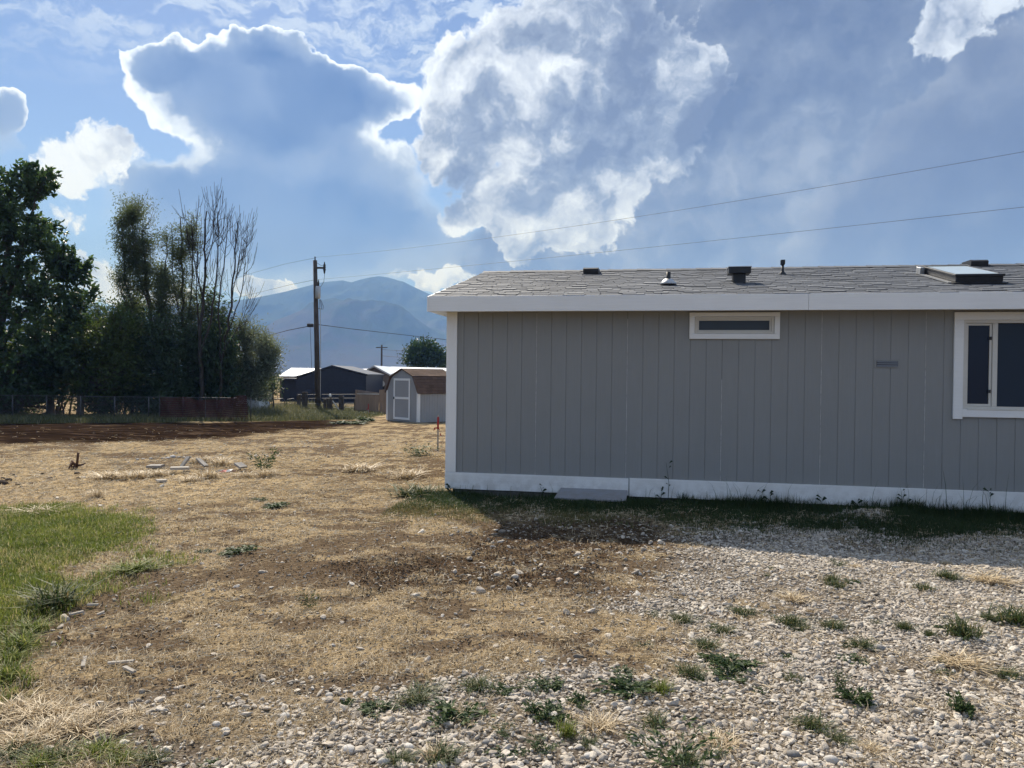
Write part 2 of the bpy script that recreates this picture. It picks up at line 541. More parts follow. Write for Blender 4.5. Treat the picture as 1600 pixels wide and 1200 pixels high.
def covers(x, y):
    wob = (fbm(x * 1.1, y * 1.1, 4, 3) - 0.5)
    w2 = (fbm(x * 4.0, y * 4.0, 3, 21) - 0.5)
    near = np.clip(y / 8.0, 0.3, 4.0)
    gsd = poly_sd(x, y, GRAVEL) + wob * 1.7 + w2 * 0.9
    gravel = sstep(gsd, -0.55, 0.65)
    lawn = sstep(poly_sd(x, y, LAWN) + wob * 1.3 + w2 * 0.9, -0.45, 0.35)
    dark = sstep(poly_sd(x, y, DARK) + wob * 1.6 + w2 * 0.6, -0.4, 0.5)
    wet = sstep(poly_sd(x, y, WET_AND_SHADE) + wob * 2.2 + w2 * 0.8, -0.8, 0.6)
    verge = sstep(poly_sd(x, y, VERGE) + wob * 2.0, -0.5, 1.0)
    gold = sstep(poly_sd(x, y, GOLD) + wob * 3.0, -1.0, 1.0)
    pale = sstep(0.30 * fbm(x * 0.75, y * 1.0, 4, 31) + 0.42 * fbm(x * 2.2, y * 4.2, 4, 37) + 0.28 * fbm(x * 7.0, y * 12.0, 3, 39), 0.45, 0.53)
    s, o = house_s(x, y)
    out = -o
    strip = sstep(out, 1.15, 0.15) * sstep(s, -2.0, -1.0)
    hs = (fbm(x * 0.9 + 5, y * 1.3, 4, 44) - 0.40) * 2.8
    base = np.clip(strip + hs * sstep(out, 2.7, 0.7) * sstep(s, -1.4, -0.9) * 0.8, 0, 1) * (out > -0.3)
    gravel = gravel * (1 - lawn) * (1 - 0.75 * base)
    return dict(gravel=gravel, lawn=lawn, dark=dark * (1 - gravel), wet=wet, verge=verge, gold=gold, base=base, pale=pale)


def graded(lo, hi, fine_lo, fine_hi, step, growth):
    mid = list(np.arange(fine_lo, fine_hi + step * 0.5, step))
    s, v, right = step, fine_hi, []
    while v < hi:
        s *= growth; v += s; right.append(min(v, hi))
    s, v, left = step, fine_lo, []
    while v > lo:
        s *= growth; v -= s; left.append(max(v, lo))
    return np.array(left[::-1] + mid + right)


def micro(x, y, c):
    """clods and hollows"""
    k = sstep(np.hypot(x, y), 40.0, 12.0)
    rough = 0.55 + 0.9 * c['dark'] + 1.2 * c['wet'] - 0.25 * c['gravel']
    z = (fbm(x * 0.55, y * 0.55, 3, 5) - 0.5) * 0.10 * sstep(y, 3.0, 7.0) + (fbm(x * 2.6, y * 2.6, 3, 6) - 0.5) * 0.055 * rough
    z += (np.abs(fbm(x * 7.0, y * 7.0, 3, 8) - 0.5)) * 0.10 * rough
    s, o = house_s(x, y)
    mound = np.exp(-((s - 4.15) / 0.42) ** 2 - ((o + 0.55) / 0.36) ** 2) * 0.10 + np.exp(-((s - 5.2) / 0.30) ** 2 - ((o + 1.5) / 0.25) ** 2) * 0.06
    far = (fbm(x * 0.16, y * 0.16, 3, 9) - 0.5) * 0.045 * sstep(y, 13.0, 22.0) * sstep(np.hypot(x, y), 120, 60)
    pond = np.exp(-((x + 10.5) / 3.0) ** 2 - ((y - 30.0) / 1.2) ** 2) * -0.04
    return z * k + mound + far + pond - 0.01


def ground_z(x, y):
    x, y = np.asarray(x, float), np.asarray(y, float)
    return gz(x, y) + micro(x, y, covers(x, y))


def gz1(x, y):
    return float(ground_z(np.array([x]), np.array([y]))[0])


def build_ground():
    xs = graded(-5200, 5200, -7.0, 7.5, 0.055, 1.045)
    ys = graded(-1300, 6300, 2.2, 11.0, 0.055, 1.035)
    X, Y = np.meshgrid(xs, ys)
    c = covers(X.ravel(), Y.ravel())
    Z = gz(X.ravel(), Y.ravel()) + micro(X.ravel(), Y.ravel(), c)
    nx, ny = len(xs), len(ys)
    i = (np.arange(ny - 1)[:, None] * nx + np.arange(nx - 1)[None, :]).ravel()
    faces = np.stack([i, i + 1, i + nx + 1, i + nx], 1)
    m, b = material("dry_earth")
    geo = b.n('ShaderNodeNewGeometry')
    P = geo.outputs['Position']
    A = {k: b.n('ShaderNodeAttribute', attribute_name=k).outputs['Fac'] for k in ('gravel', 'lawn', 'dark', 'wet', 'verge', 'gold', 'base', 'pale')}
    big = b.noise(P, 0.7, 5.0, 0.6)
    mid = b.noise(P, 3.6, 6.0, 0.65)
    flat = b.v('MULTIPLY', P, (1.0, 2.2, 1.0))
    fine = b.noise(flat, 26.0, 5.0, 0.7)
    vfine = b.noise(P, 120.0, 3.0, 0.7)
    soil = b.ramp(b.m('ADD', b.m('MULTIPLY', fine, 0.6), b.m('MULTIPLY', vfine, 0.4)), [(0.32, (0.042, 0.029, 0.019)), (0.5, (0.125, 0.09, 0.058)), (0.68, (0.285, 0.22, 0.15))])
    straw = b.ramp(b.m('ADD', b.m('MULTIPLY', fine, 0.55), b.m('MULTIPLY', vfine, 0.45)), [(0.32, (0.11, 0.08, 0.046)), (0.5, (0.31, 0.235, 0.14)), (0.68, (0.56, 0.45, 0.29))])
    k = b.ss(b.m('ADD', b.m('MULTIPLY', A['pale'], 0.62), b.m('ADD', b.m('MULTIPLY', b.m('SUBTRACT', fine, 0.5), 0.9), 0.16)), 0.28, 0.66)
    k = b.m('MAXIMUM', k, b.m('MULTIPLY', A['gold'], b.ss(mid, 0.30, 0.5)))
    col = b.mix(k, soil, straw)
    brown = b.ramp(fine, [(0.32, (0.026, 0.016, 0.010)), (0.5, (0.066, 0.043, 0.027)), (0.68, (0.16, 0.115, 0.076))])
    col = b.mix(b.m('MULTIPLY', A['gold'], b.ss(mid, 0.35, 0.6, 0.0, 0.6)), col, (0.52, 0.40, 0.235))
    col = b.mix(b.m('MULTIPLY', A['dark'], b.ss(mid, 0.30, 0.56)), col, brown)
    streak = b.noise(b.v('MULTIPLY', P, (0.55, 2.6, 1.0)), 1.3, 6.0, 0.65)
    wet_and_shade_col = b.ramp(streak, [(0.40, (0.012, 0.008, 0.006)), (0.57, (0.030, 0.019, 0.013)), (0.68, (0.12, 0.085, 0.058))])  # dark wet soil, deepened further to paint in the shade of the trees
    col = b.mix(A['wet'], col, wet_and_shade_col)
    vg = b.ramp(fine, [(0.3, (0.045, 0.06, 0.022)), (0.6, (0.12, 0.12, 0.05)), (0.8, (0.2, 0.17, 0.08))])
    col = b.mix(A['verge'], col, vg)
    col = b.mix(A['base'], col, b.ramp(fine, [(0.3, (0.04, 0.045, 0.02)), (0.7, (0.13, 0.10, 0.05))]))
    col = b.mix(A['lawn'], col, b.ramp(fine, [(0.3, (0.035, 0.05, 0.014)), (0.7, (0.085, 0.10, 0.03))]))
    grit = b.n('ShaderNodeTexVoronoi', {'Vector': P, 'Scale': 55.0}, feature='F1')
    gcol = b.mix(b.ss(grit.outputs['Distance'], 0.15, 0.65), b.mix(grit.outputs['Color'], (0.24, 0.205, 0.165), (0.38, 0.335, 0.28)), (0.12, 0.10, 0.08))
    col = b.mix(b.m('MULTIPLY', A['gravel'], 0.85), col, gcol)
    # far plain: sage and stubble
    dist = b.v('LENGTH', P)
    plain = b.mix(b.ss(b.noise(P, 0.012, 5.0, 0.6), 0.42, 0.6), (0.15, 0.13, 0.075), (0.06, 0.075, 0.032))
    col = b.mix(b.ss(dist, 70.0, 160.0), col, plain)
    h = b.m('ADD', b.m('MULTIPLY', fine, 0.7), b.m('MULTIPLY', vfine, 0.3))
    finish(b, col, 1.0, h, 0.9, 0.03, spec=0.0)
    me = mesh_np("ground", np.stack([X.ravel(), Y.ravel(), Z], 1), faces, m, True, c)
    return tag(link("ground", me), "dry straw-littered yard with gravel, lawn and bare soil", kind='structure')


# ------------------------------------------------------------------ mountains
RIDGE = [(-600, 505), (-200, 492), (60, 478), (190, 478), (300, 476), (350, 472), (395, 466), (440, 457), (480, 447), (503, 441), (535, 438), (549, 441), (562, 437), (577, 433.5), (592, 431.5),
         (606, 433.5), (621, 438), (630, 440), (650, 450), (672, 460), (720, 474), (800, 490), (1000, 505), (1300, 520), (1700, 530), (2400, 540)]


def build_mountains():
    ra, re = [], []
    for px, py in RIDGE:
        a, e = azel(px, py)
        ra.append(R(a)); re.append(math.tan(R(e)))
    na, nr = 900, 150
    az = np.linspace(R(-62), R(62), na)
    rr = np.linspace(2300, 5600, nr)
    AZ, RR = np.meshgrid(az, rr)
    top = np.interp(AZ, ra, re)
    X, Y = RR * np.sin(AZ), RR * np.cos(AZ)
    rise = sstep(RR, 2400, 4300) ** 1.15
    fall = 1 - sstep(RR, 4500, 5600)
    n = 1 - np.abs(fbm(X * 0.0021 + 3, Y * 0.0011, 5, 61, 0.52) * 2 - 1)
    crest = top * 4350 * rise * fall
    spur = (n - 0.72) * 260 * sstep(RR, 2400, 3100) * (1 - sstep(RR, 3700, 4300)) * np.clip(top / 0.12, 0.2, 1)
    hillx = np.exp(-((AZ - R(-11.0)) / R(5.5)) ** 2) * np.exp(-((RR - 3050) / 420) ** 2) * 190
    hilly = np.exp(-((AZ - R(-17.5)) / R(4.5)) ** 2) * np.exp(-((RR - 2900) / 380) ** 2) * 110
    Z = -0.6 + np.maximum(crest, hillx + hilly + crest * 0.55) * (0.80 + 0.20 * n) + spur * 0.55
    Z = Z * sstep(RR, 2300, 2550) - 3.0 * (1 - sstep(RR, 2300, 2420)) - 3.0 * sstep(RR, 5300, 5600)
    # the crest keeps the outline of the photograph
    m_ = np.max((Z - CAMH) / RR, axis=0)
    Z = (Z + 3) * (top[0] / np.maximum(m_, 1e-4))[None, :] - 3
    i = (np.arange(nr - 1)[:, None] * na + np.arange(na - 1)[None, :]).ravel()
    faces = np.stack([i, i + 1, i + na + 1, i + na], 1)
    m, b = material("mountainside")
    geo = b.n('ShaderNodeNewGeometry')
    P = geo.outputs['Position']
    sz = b.n('ShaderNodeSeparateXYZ', {0: P})
    n1 = b.noise(b.v('MULTIPLY', P, (1, 0.5, 1.6)), 0.004, 6.0, 0.6)
    n2 = b.noise(P, 0.02, 5.0, 0.65)
    wood = b.ss(b.m('ADD', b.m('ADD', b.m('MULTIPLY', n1, 0.65), b.m('MULTIPLY', n2, 0.35)), b.lin(sz.outputs[2], 60, 420, -0.05, 0.14)), 0.42, 0.58)
    col = b.mix(wood, b.mix(n2, (0.05, 0.05, 0.047), (0.105, 0.096, 0.086)), b.mix(n2, (0.028, 0.042, 0.026), (0.07, 0.085, 0.05)))
    finish(b, col, 1.0, n2, 0.6, 12.0, spec=0.0)
    me = mesh_np("mountains", np.stack([X.ravel(), Y.ravel(), Z.ravel()], 1), faces, m, True)
    tag(link("mountains", me), "blue hazy mountain ridge beyond the plain", kind='structure')
    return float(Z.max())


def build_haze(top):
    lo, hi = (-5300, -1400, -6.0), (5300, 6400, top + 25.0)
    m = bpy.data.materials.new("hazy_air")
    m.use_nodes = True
    nt = NT(m.node_tree)
    m.node_tree.nodes.clear()
    v = nt.n('ShaderNodeVolumePrincipled', {'Color': (0.21, 0.42, 1.0), 'Absorption Color': (1.0, 1.0, 1.0), 'Density': HAZE_DENSITY, 'Anisotropy': 0.0})
    o = nt.n('ShaderNodeOutputMaterial')
    m.node_tree.links.new(v.outputs[0], o.inputs['Volume'])
    hb = MB().box(lo, hi).build("haze", m)
    tag(hb, "thin blue air between the yard and the mountains", kind='stuff')


HAZE_DENSITY = 0.00026
build_ground()
build_haze(build_mountains())


# ------------------------------------------------------------------ mobile home
def paint(name, col, vary=0.12, rough=0.6, grain=True, bump=0.25, dirt=0.0):
    """painted wood: long vertical grain, faint unevenness, dust low down"""
    m, b = material(name)
    tc = b.n('ShaderNodeTexCoord')
    v = tc.outputs['Object']
    gv = b.v('MULTIPLY', v, (60.0, 60.0, 2.2) if grain is True else ((2.2, 60.0, 60.0) if grain == 'x' else (40.0, 40.0, 40.0)))
    g = b.noise(gv, 1.0, 4.0, 0.6)
    s = b.noise(v, 1.3, 4.0, 0.6)
    f = b.noise(v, 90.0, 3.0, 0.6)
    k = b.m('ADD', b.m('MULTIPLY', g, 0.4), b.m('ADD', b.m('MULTIPLY', s, 0.4), b.m('MULTIPLY', f, 0.2)))
    lo = tuple(c * (1 - vary) for c in col); hi = tuple(min(1, c * (1 + vary)) for c in col)
    c = b.mix(b.ss(k, 0.35, 0.65), lo, hi)
    oi = b.n('ShaderNodeObjectInfo')
    c = b.scale(c, b.lin(oi.outputs['Random'], 0, 1, 0.995, 1.005))
    if dirt:
        geo = b.n('ShaderNodeNewGeometry')
        z = b.n('ShaderNodeSeparateXYZ', {0: geo.outputs['Position']}).outputs[2]
        d = b.m('MULTIPLY', b.ss(z, 0.45, 0.0, 0.0, dirt), b.ss(b.noise(v, 9.0, 5.0, 0.65), 0.35, 0.65))
        c = b.mix(d, c, (0.20, 0.16, 0.12))
    finish(b, c, rough, b.m('ADD', g, b.m('MULTIPLY', f, 0.5)), bump, 0.006, spec=0.3)
    return m


M = {}
M['siding'] = paint("grey_siding_paint", (0.243, 0.247, 0.243), 0.04, 0.7, True, 0.35, 0.15)
M['white'] = paint("white_trim_paint", (0.74, 0.74, 0.73), 0.04, 0.55, 'x', 0.25, 0.35)
M['whitev'] = paint("white_board_paint", (0.74, 0.74, 0.73), 0.04, 0.55, True, 0.25, 0.3)
M['caulk'] = nmat("pale_caulk", (0.55, 0.54, 0.52), (0.26, 0.26, 0.26), 9.0, 0.8)
M['vinyl'] = nmat("almond_vinyl", (0.56, 0.54, 0.49), (0.60, 0.58, 0.53), 6.0, 0.4, 0.05)
M['dark'] = nmat("dark_interior", (0.012, 0.013, 0.015), (0.02, 0.02, 0.024), 5.0, 0.9)
M['black'] = nmat("black_plastic", (0.016, 0.018, 0.022), (0.028, 0.03, 0.034), 9.0, 0.5, 0.1)
M['metal'] = nmat("galvanised_metal", (0.34, 0.35, 0.36), (0.46, 0.47, 0.48), 12.0, 0.42, 0.1, metallic=0.8)
M['greypaint'] = paint("grey_board_paint", (0.23, 0.24, 0.26), 0.1, 0.7, 'x', 0.3, 0.4)
M['block'] = nmat("concrete_block", (0.13, 0.12, 0.11), (0.22, 0.21, 0.19), 16.0, 0.95, 0.6)
M['soffit'] = nmat("soffit_paint", (0.52, 0.52, 0.51), (0.58, 0.58, 0.57), 5.0, 0.6, 0.1)


def glass_mat(name, col, rough=0.03):
    m, b = material(name)
    geo = b.n('ShaderNodeNewGeometry')
    w = b.noise(geo.outputs['Position'], 1.6, 2.0, 0.5)
    finish(b, col, rough, w, 0.04, 0.02, spec=0.25)
    return m


M['glass'] = glass_mat("window_glass", (0.006, 0.014, 0.032), 0.25)
M['screen'] = glass_mat("screened_glass", (0.010, 0.022, 0.042), 0.35)
M['frosted'] = glass_mat("frosted_glass", (0.045, 0.062, 0.085), 0.4)


def shingle_mat(name, cols, rough=0.95, seed_scale=1.0):
    m, b = material(name)
    oi = b.n('ShaderNodeObjectInfo')
    at_ = b.n('ShaderNodeAttribute', attribute_name='tint')
    r = b.m('FRACT', b.m('ADD', oi.outputs['Random'], at_.outputs['Fac']))
    tc = b.n('ShaderNodeTexCoord')
    geo = b.n('ShaderNodeNewGeometry')
    g = b.noise(geo.outputs['Position'], 220.0, 2.0, 0.7)
    big = b.noise(geo.outputs['Position'], 1.1, 4.0, 0.6)
    c = b.mix(b.ss(g, 0.3, 0.7), b.ramp(r, [(0.0, cols[0]), (0.5, cols[1]), (1.0, cols[2])]), cols[1])
    c = b.scale(c, b.lin(big, 0.3, 0.7, 0.82, 1.18))
    finish(b, c, rough, g, 0.5, 0.004, spec=0.25)
    return m


M['shingle'] = shingle_mat("grey_asphalt_shingle", [(0.074, 0.083, 0.098), (0.112, 0.121, 0.136), (0.165, 0.173, 0.187)], 0.72)
M['brownshingle'] = shingle_mat("brown_asphalt_shingle", [(0.065, 0.042, 0.032), (0.10, 0.064, 0.048), (0.145, 0.098, 0.074)])

home = thing("mobile_home", "long grey mobile home with white trim and a shingled roof", "mobile home", (HX, HY, 0), HOUSE_A)
PANEL, S0, NPAN, EAVE_Z, WALL_TOP, WALL_BOT = 1.2192, -1.2192, 13, 2.51, 2.56, 0.27
S1 = S0 + PANEL * NPAN
DEPTH = 6.0
WIN_S = (2.085, 3.075, 2.235, 2.455)      # small window opening: s0, s1, z0, z1
WIN_B = (5.295, 6.60, 1.315, 2.405)       # big window opening


def panel_mesh(holes, length=PANEL, ztop=None):
    """grooved plywood siding panel, grooves every eight inches, with openings left out"""
    prof = [(0.0, 0.0)]
    k = 1
    while k * 0.2032 < length - 0.02:
        g = k * 0.2032
        prof += [(g - 0.005, 0.0), (g - 0.003, 0.005), (g + 0.003, 0.005), (g + 0.005, 0.0)]
        k += 1
    prof.append((length - 0.004, 0.0))
    xs = sorted(set([p[0] for p in prof] + [h for q in holes for h in q[:2] if 0 < h < length]))
    px, py = zip(*prof)
    ys = np.interp(xs, px, py)
    zs = sorted(set([WALL_BOT, WALL_TOP] + [h for q in holes for h in q[2:]]))
    vs, fs = [], []
    nx, nz = len(xs), len(zs)
    for d in (0.0, 0.014):
        for z in zs:
            for x, y in zip(xs, ys):
                vs.append((x, y if d == 0 else 0.024, z))
    N = nx * nz
    keep = np.ones((nz - 1, nx - 1), bool)
    for i in range(nx - 1):
        for j in range(nz - 1):
            cx, cz = (xs[i] + xs[i + 1]) / 2, (zs[j] + zs[j + 1]) / 2
            if any(q[0] < cx < q[1] and q[2] < cz < q[3] for q in holes):
                keep[j, i] = False
    for i in range(nx - 1):
        for j in range(nz - 1):
            if keep[j, i]:
                a = j * nx + i
                fs.append((a, a + 1, a + nx + 1, a + nx))
                fs.append((N + a, N + a + nx, N + a + nx + 1, N + a + 1))
                for (di, dj, e) in ((-1, 0, (a, a + nx)), (1, 0, (a + 1, a + nx + 1)), (0, -1, (a, a + 1)), (0, 1, (a + nx, a + nx + 1))):
                    ii, jj = i + di, j + dj
                    if ii < 0 or jj < 0 or ii >= nx - 1 or jj >= nz - 1 or not keep[jj, ii]:
                        fs.append((e[0], e[1], N + e[1], N + e[0]))
    mb = MB()
    mb.add(vs, fs)
    return mb


full_panel = panel_mesh([]).mesh("siding_panel", M['siding'])
for k in range(NPAN):
    s = S0 + k * PANEL
    holes = []
    for w in (WIN_S, WIN_B):
        if w[1] > s and w[0] < s + PANEL:
            holes.append((w[0] - s, w[1] - s, w[2], w[3]))
    me = panel_mesh(holes).mesh("siding_panel", M['siding']) if holes else full_panel
    link("siding_panel", me, home, (s, 0, 0))
for k in range(5):                                   # gable end and back wall
    p = link("siding_panel", full_panel, home, (S0, 0.026 + (5 - k) * PANEL, 0)); p.rotation_euler = (0, 0, -math.pi / 2)
for k in range(NPAN):
    p = link("siding_panel", full_panel, home, (S1 - k * PANEL, DEPTH + 0.1, 0)); p.rotation_euler = (0, 0, math.pi)
for k in range(1, NPAN):
    mb = MB()
    s = S0 + k * PANEL - 0.002
    z = WALL_BOT
    rr = random.Random(40 + k)
    while z < WALL_TOP - 0.2:                        # broken bead of caulk in the joint
        z2 = min(z + rr.uniform(0.25, 0.9), WALL_TOP - 0.05)
        if not any(w[0] - .1 < s < w[1] + .1 and z2 > w[2] - .1 and z < w[3] + .1 for w in (WIN_S, WIN_B)):
            mb.box((s - rr.uniform(0.0022, 0.004), -0.0025, z), (s + rr.uniform(0.0022, 0.004), 0.004, z2))
        z = z2
    if mb.n:
        mb.build("caulk_joint", M['caulk'], home)['kind'] = 'stuff'
# rim under the siding, inner lining so that no light leaks
MB().box((S0 + 0.05, 0.05, -0.15), (S1 - 0.05, DEPTH - 0.05, 0.26)).build("foundation", M['block'], home)
lin_ = MB()
lin_.box((S0 + 0.06, 0.26, 0.27), (S1 - 0.06, 0.30, 2.55)).box((S0 + 0.06, DEPTH - 0.1, 0.27), (S1 - 0.06, DEPTH - 0.06, 2.55))
lin_.box((S0 + 0.04, 0.30, 0.27), (S0 + 0.08, DEPTH - 0.1, 2.55)).box((S1 - 0.08, 0.30, 0.27), (S1 - 0.04, DEPTH - 0.1, 2.55))
lin_.build("inner_lining", M['dark'], home)
JOINT = 1.262
MB().box((S0 - 0.044, -0.030, 0.085), (JOINT - 0.004, -0.002, 0.312), 0.003).build("skirt_board", M['white'], home)
MB().box((JOINT + 0.006, -0.030, 0.075), (4.9, -0.002, 0.318), 0.003).build("skirt_board", M['white'], home)
MB().box((4.903, -0.030, 0.073), (S1, -0.002, 0.316), 0.003).build("skirt_board", M['white'], home)
MB().box((S0 - 0.03, 0.001, 0.085), (S0 - 0.002, DEPTH, 0.312), 0.003).build("skirt_board", M['whitev'], home)
MB().box((S0 - 0.042, -0.026, 0.3145), (S0 + 0.108, -0.002, EAVE_Z + 0.019), 0.003).build("corner_board", M['whitev'], home)
MB().box((S0 - 0.040, -0.0015, 0.3145), (S0 - 0.003, 0.12, EAVE_Z + 0.019), 0.003).build("corner_board", M['whitev'], home)
MB().box((S1 - 0.10, -0.026, 0.3215), (S1 + 0.014, -0.002, EAVE_Z + 0.019), 0.003).build("corner_board", M['whitev'], home)

# roof
OVER, EAVE_Y, RISE = 0.215, -0.30, 0.2355
RIDGE_Y = EAVE_Y + 3.3
R0, R1 = S0 - OVER, S1 + OVER
Z_EDGE = 2.725


def roof_z(y):
    return Z_EDGE + (y - EAVE_Y) * RISE if y < RIDGE_Y else Z_EDGE + (2 * RIDGE_Y - EAVE_Y - y) * RISE


back_y = 2 * RIDGE_Y - EAVE_Y
th = 0.10
roof = MB().prism([(EAVE_Y, Z_EDGE - 0.02), (RIDGE_Y, roof_z(RIDGE_Y) - 0.02), (back_y, Z_EDGE - 0.02), (back_y, Z_EDGE - th), (RIDGE_Y, roof_z(RIDGE_Y) - th), (EAVE_Y, Z_EDGE - th)], R0 + 0.002, R1, 'x').build("roof", M['shingle'], home)
MB().prism([(0.03, 2.555), (DEPTH + 0.07, 2.555), (DEPTH + 0.07, 2.60), (RIDGE_Y, roof_z(RIDGE_Y) - 0.13), (0.03, 2.60)], S0 + 0.002, S0 + 0.03, 'x').build("gable_wall", M['siding'], home)
MB().prism([(0.03, 2.555), (DEPTH + 0.07, 2.555), (DEPTH + 0.07, 2.60), (RIDGE_Y, roof_z(RIDGE_Y) - 0.13), (0.03, 2.60)], S1 - 0.03, S1 - 0.002, 'x').build("gable_wall", M['siding'], home)
FJ = 3.43
for a, c in ((R0, FJ - 0.0015), (FJ + 0.0015, 8.3), (8.303, R1)):
    MB().box((a, EAVE_Y - 0.022, EAVE_Z), (c, EAVE_Y + 0.002, Z_EDGE - 0.012), 0.003).build("fascia_board", M['white'], home)
MB().box((R0, back_y - 0.002, EAVE_Z), (R1, back_y + 0.022, Z_EDGE - 0.012), 0.003).build("fascia_board", M['white'], home)
for a, c in ((R0 - 0.022, R0), (R1, R1 + 0.022)):
    MB().prism([(EAVE_Y - 0.024, EAVE_Z), (EAVE_Y - 0.024, Z_EDGE - 0.012), (RIDGE_Y, roof_z(RIDGE_Y) - 0.022), (back_y + 0.024, Z_EDGE - 0.012), (back_y + 0.024, EAVE_Z), (RIDGE_Y, roof_z(RIDGE_Y) - 0.22)], a, c, 'x').build("rake_board", M['white'], home)
MB().box((R0 + 0.003, EAVE_Y + 0.005, EAVE_Z + 0.02), (R1 - 0.003, -0.002, EAVE_Z + 0.045)).build("soffit", M['soffit'], home)
MB().box((R0 + 0.003, DEPTH + 0.105, EAVE_Z + 0.02), (R1 - 0.003, back_y - 0.005, EAVE_Z + 0.045)).build("soffit", M['soffit'], home)

SL = math.atan(RISE)
FIX = [(1.05, 2.75), (1.90, 0.66), (2.72, 0.98), (3.35, 1.9), (5.9, 2.6)]
SHW = [0.15, 0.19, 0.23, 0.28, 0.21]
sh_mesh = []
for i, w in enumerate(SHW):
    mb = MB()
    t0, t1 = 0.0, 0.010
    l = 0.185
    mb.add([(0, 0, 0.0), (w, 0, 0.0), (w, 0, t1), (0, 0, t1), (0.004, l, 0.002), (w - 0.004, l, 0.002)], [(0, 1, 2, 3), (3, 2, 5, 4), (0, 3, 4), (1, 5, 2)])
    sh_mesh.append(mb.mesh("shingle", M['shingle']))
rs = random.Random(11)
rows = int(3.3 / math.cos(SL) / 0.142)
singles, rest, tints = [], MB(), []
for r in range(rows):
    d = r * 0.142
    s = R0 - rs.uniform(0, 0.1)
    while s < R1 - 0.05:
        i = rs.randrange(5)
        w = SHW[i]
        if s < R0:
            s = R0
        if s + w > R1:
            break
        jit = rs.uniform(-0.012, 0.012) if r else -0.01
        pos = (s, EAVE_Y + (d + jit) * math.cos(SL), Z_EDGE - 0.016 + (d + jit) * math.sin(SL) + rs.choice((0, 0, 0.006, 0.003)))
        singles.append((r, s, pos, i))
        s += w + rs.uniform(0.003, 0.008)
# rows nearest the eave and inside the picture show largest: those are single shingles
near_ = sorted([q for q in singles if -1.5 < q[1] < 6.1], key=lambda q: q[0])[:300]
keys = set(id(q) for q in near_)
rot = Matrix.Rotation(SL, 4, 'X')
for q in singles:
    r, s, pos, i = q
    if id(q) in keys:
        o = link("shingle", sh_mesh[i], roof, pos)
        o.rotation_euler = (SL, rs.uniform(-0.004, 0.004), 0)
    else:
        w, l, t1 = SHW[i], 0.185, 0.010
        vs = [Vector(p) for p in ((0, 0, 0.0), (w, 0, 0.0), (w, 0, t1), (0, 0, t1), (0.004, l, 0.002), (w - 0.004, l, 0.002))]
        rest.add([tuple(rot @ v + Vector(pos)) for v in vs], [(0, 1, 2, 3), (3, 2, 5, 4), (0, 3, 4), (1, 5, 2)])
        tints += [rs.random()] * 6
me = mesh_np("shingles", np.concatenate(rest.v), [rest.f[3], rest.f[4]], M['shingle'], attrs={'tint': tints})
o = link("shingle_field", me, roof); o['kind'] = 'stuff'
s = R0
while s < R1 - 0.25:                                  # ridge caps
    mb = MB()
    zc = roof_z(RIDGE_Y)
    mb.add([(0, -0.14, -0.03), (0.26, -0.14, -0.033), (0.26, 0, 0.012), (0, 0, 0.018), (0, 0.14, -0.03), (0.26, 0.14, -0.033)], [(0, 1, 2, 3), (3, 2, 5, 4)])
    if s < 9.5:
        link("ridge_cap", mb.mesh("ridge_cap", M['shingle']), roof, (s, RIDGE_Y, zc + rs.uniform(-0.002, 0.004)))
    s += 0.245


def on_roof(name, mb, mat, s, y, smooth=False, lift=0.0, tilt=False, parent=None, label=None):
    o = mb.build(name, mat, parent or home, smooth, (s, y, roof_z(y) + lift) if parent is None else None)
    if tilt:
        o.rotation_euler = (SL, 0, 0)
    if label:
        o['label'] = label
    return o


def s_roof(px, y):
    """along-the-wall position of a roof point seen at picture column px, y metres in from the wall"""
    c_, s_ = math.cos(HOUSE_A), math.sin(HOUSE_A)
    u = (px - CX) / FPX
    ax, ay = HX - y * s_, HY + y * c_
    return (u * ay - ax) / (c_ - u * s_)


def s_at(px):
    u = px - CX
    return (u - 38.0) / (113.1 + 0.018 * u)


# low slant-back vent by the ridge (left one) and its twin behind the skylight
def slant_vent():
    mb = MB()
    mb.prism([(-0.17, 0.0), (-0.17, 0.085), (-0.12, 0.10), (0.20, 0.03), (0.20, 0.0)], -0.125, 0.125, 'x')
    mb.box((-0.14, -0.20, -0.002), (0.14, 0.24, 0.008))
    return mb


on_roof("roof_vent", slant_vent(), M['black'], s_roof(922, 2.55), 2.55, tilt=True, label="low black box vent near the ridge over the left part of the roof")
on_roof("roof_vent", slant_vent(), M['black'], s_roof(1520, 3.02), 3.02, tilt=True, label="low black box vent on the ridge behind the skylight")
# plumbing pipe with domed flashing
pp = on_roof("vent_pipe", MB().lathe([(0.032, -0.05), (0.032, 0.175), (0.026, 0.175), (0.026, 0.15)], sides=14), M['black'], s_roof(1042, 0.75), 0.75, True, label="short black plumbing pipe through a domed flashing")
on_roof("flashing", MB().lathe([(0.115, 0.0), (0.108, 0.02), (0.085, 0.05), (0.05, 0.078), (0.034, 0.082)], sides=18), M['metal'], 0, 0, True, parent=pp)
# square furnace flue with a wide cap
ff = on_roof("furnace_flue", MB().box((-0.085, -0.085, -0.05), (0.085, 0.085, 0.13), 0.004), M['black'], s_roof(1152, 0.95), 0.95, label="black square flue with a wide flat cap")
on_roof("flue_cap", MB().box((-0.15, -0.14, 0.11), (0.15, 0.14, 0.195), 0.006), M['black'], 0, 0, parent=ff)
on_roof("flue_lid", MB().box((-0.157, -0.147, 0.196), (0.157, 0.147, 0.205)), M['metal'], 0, 0, parent=ff)
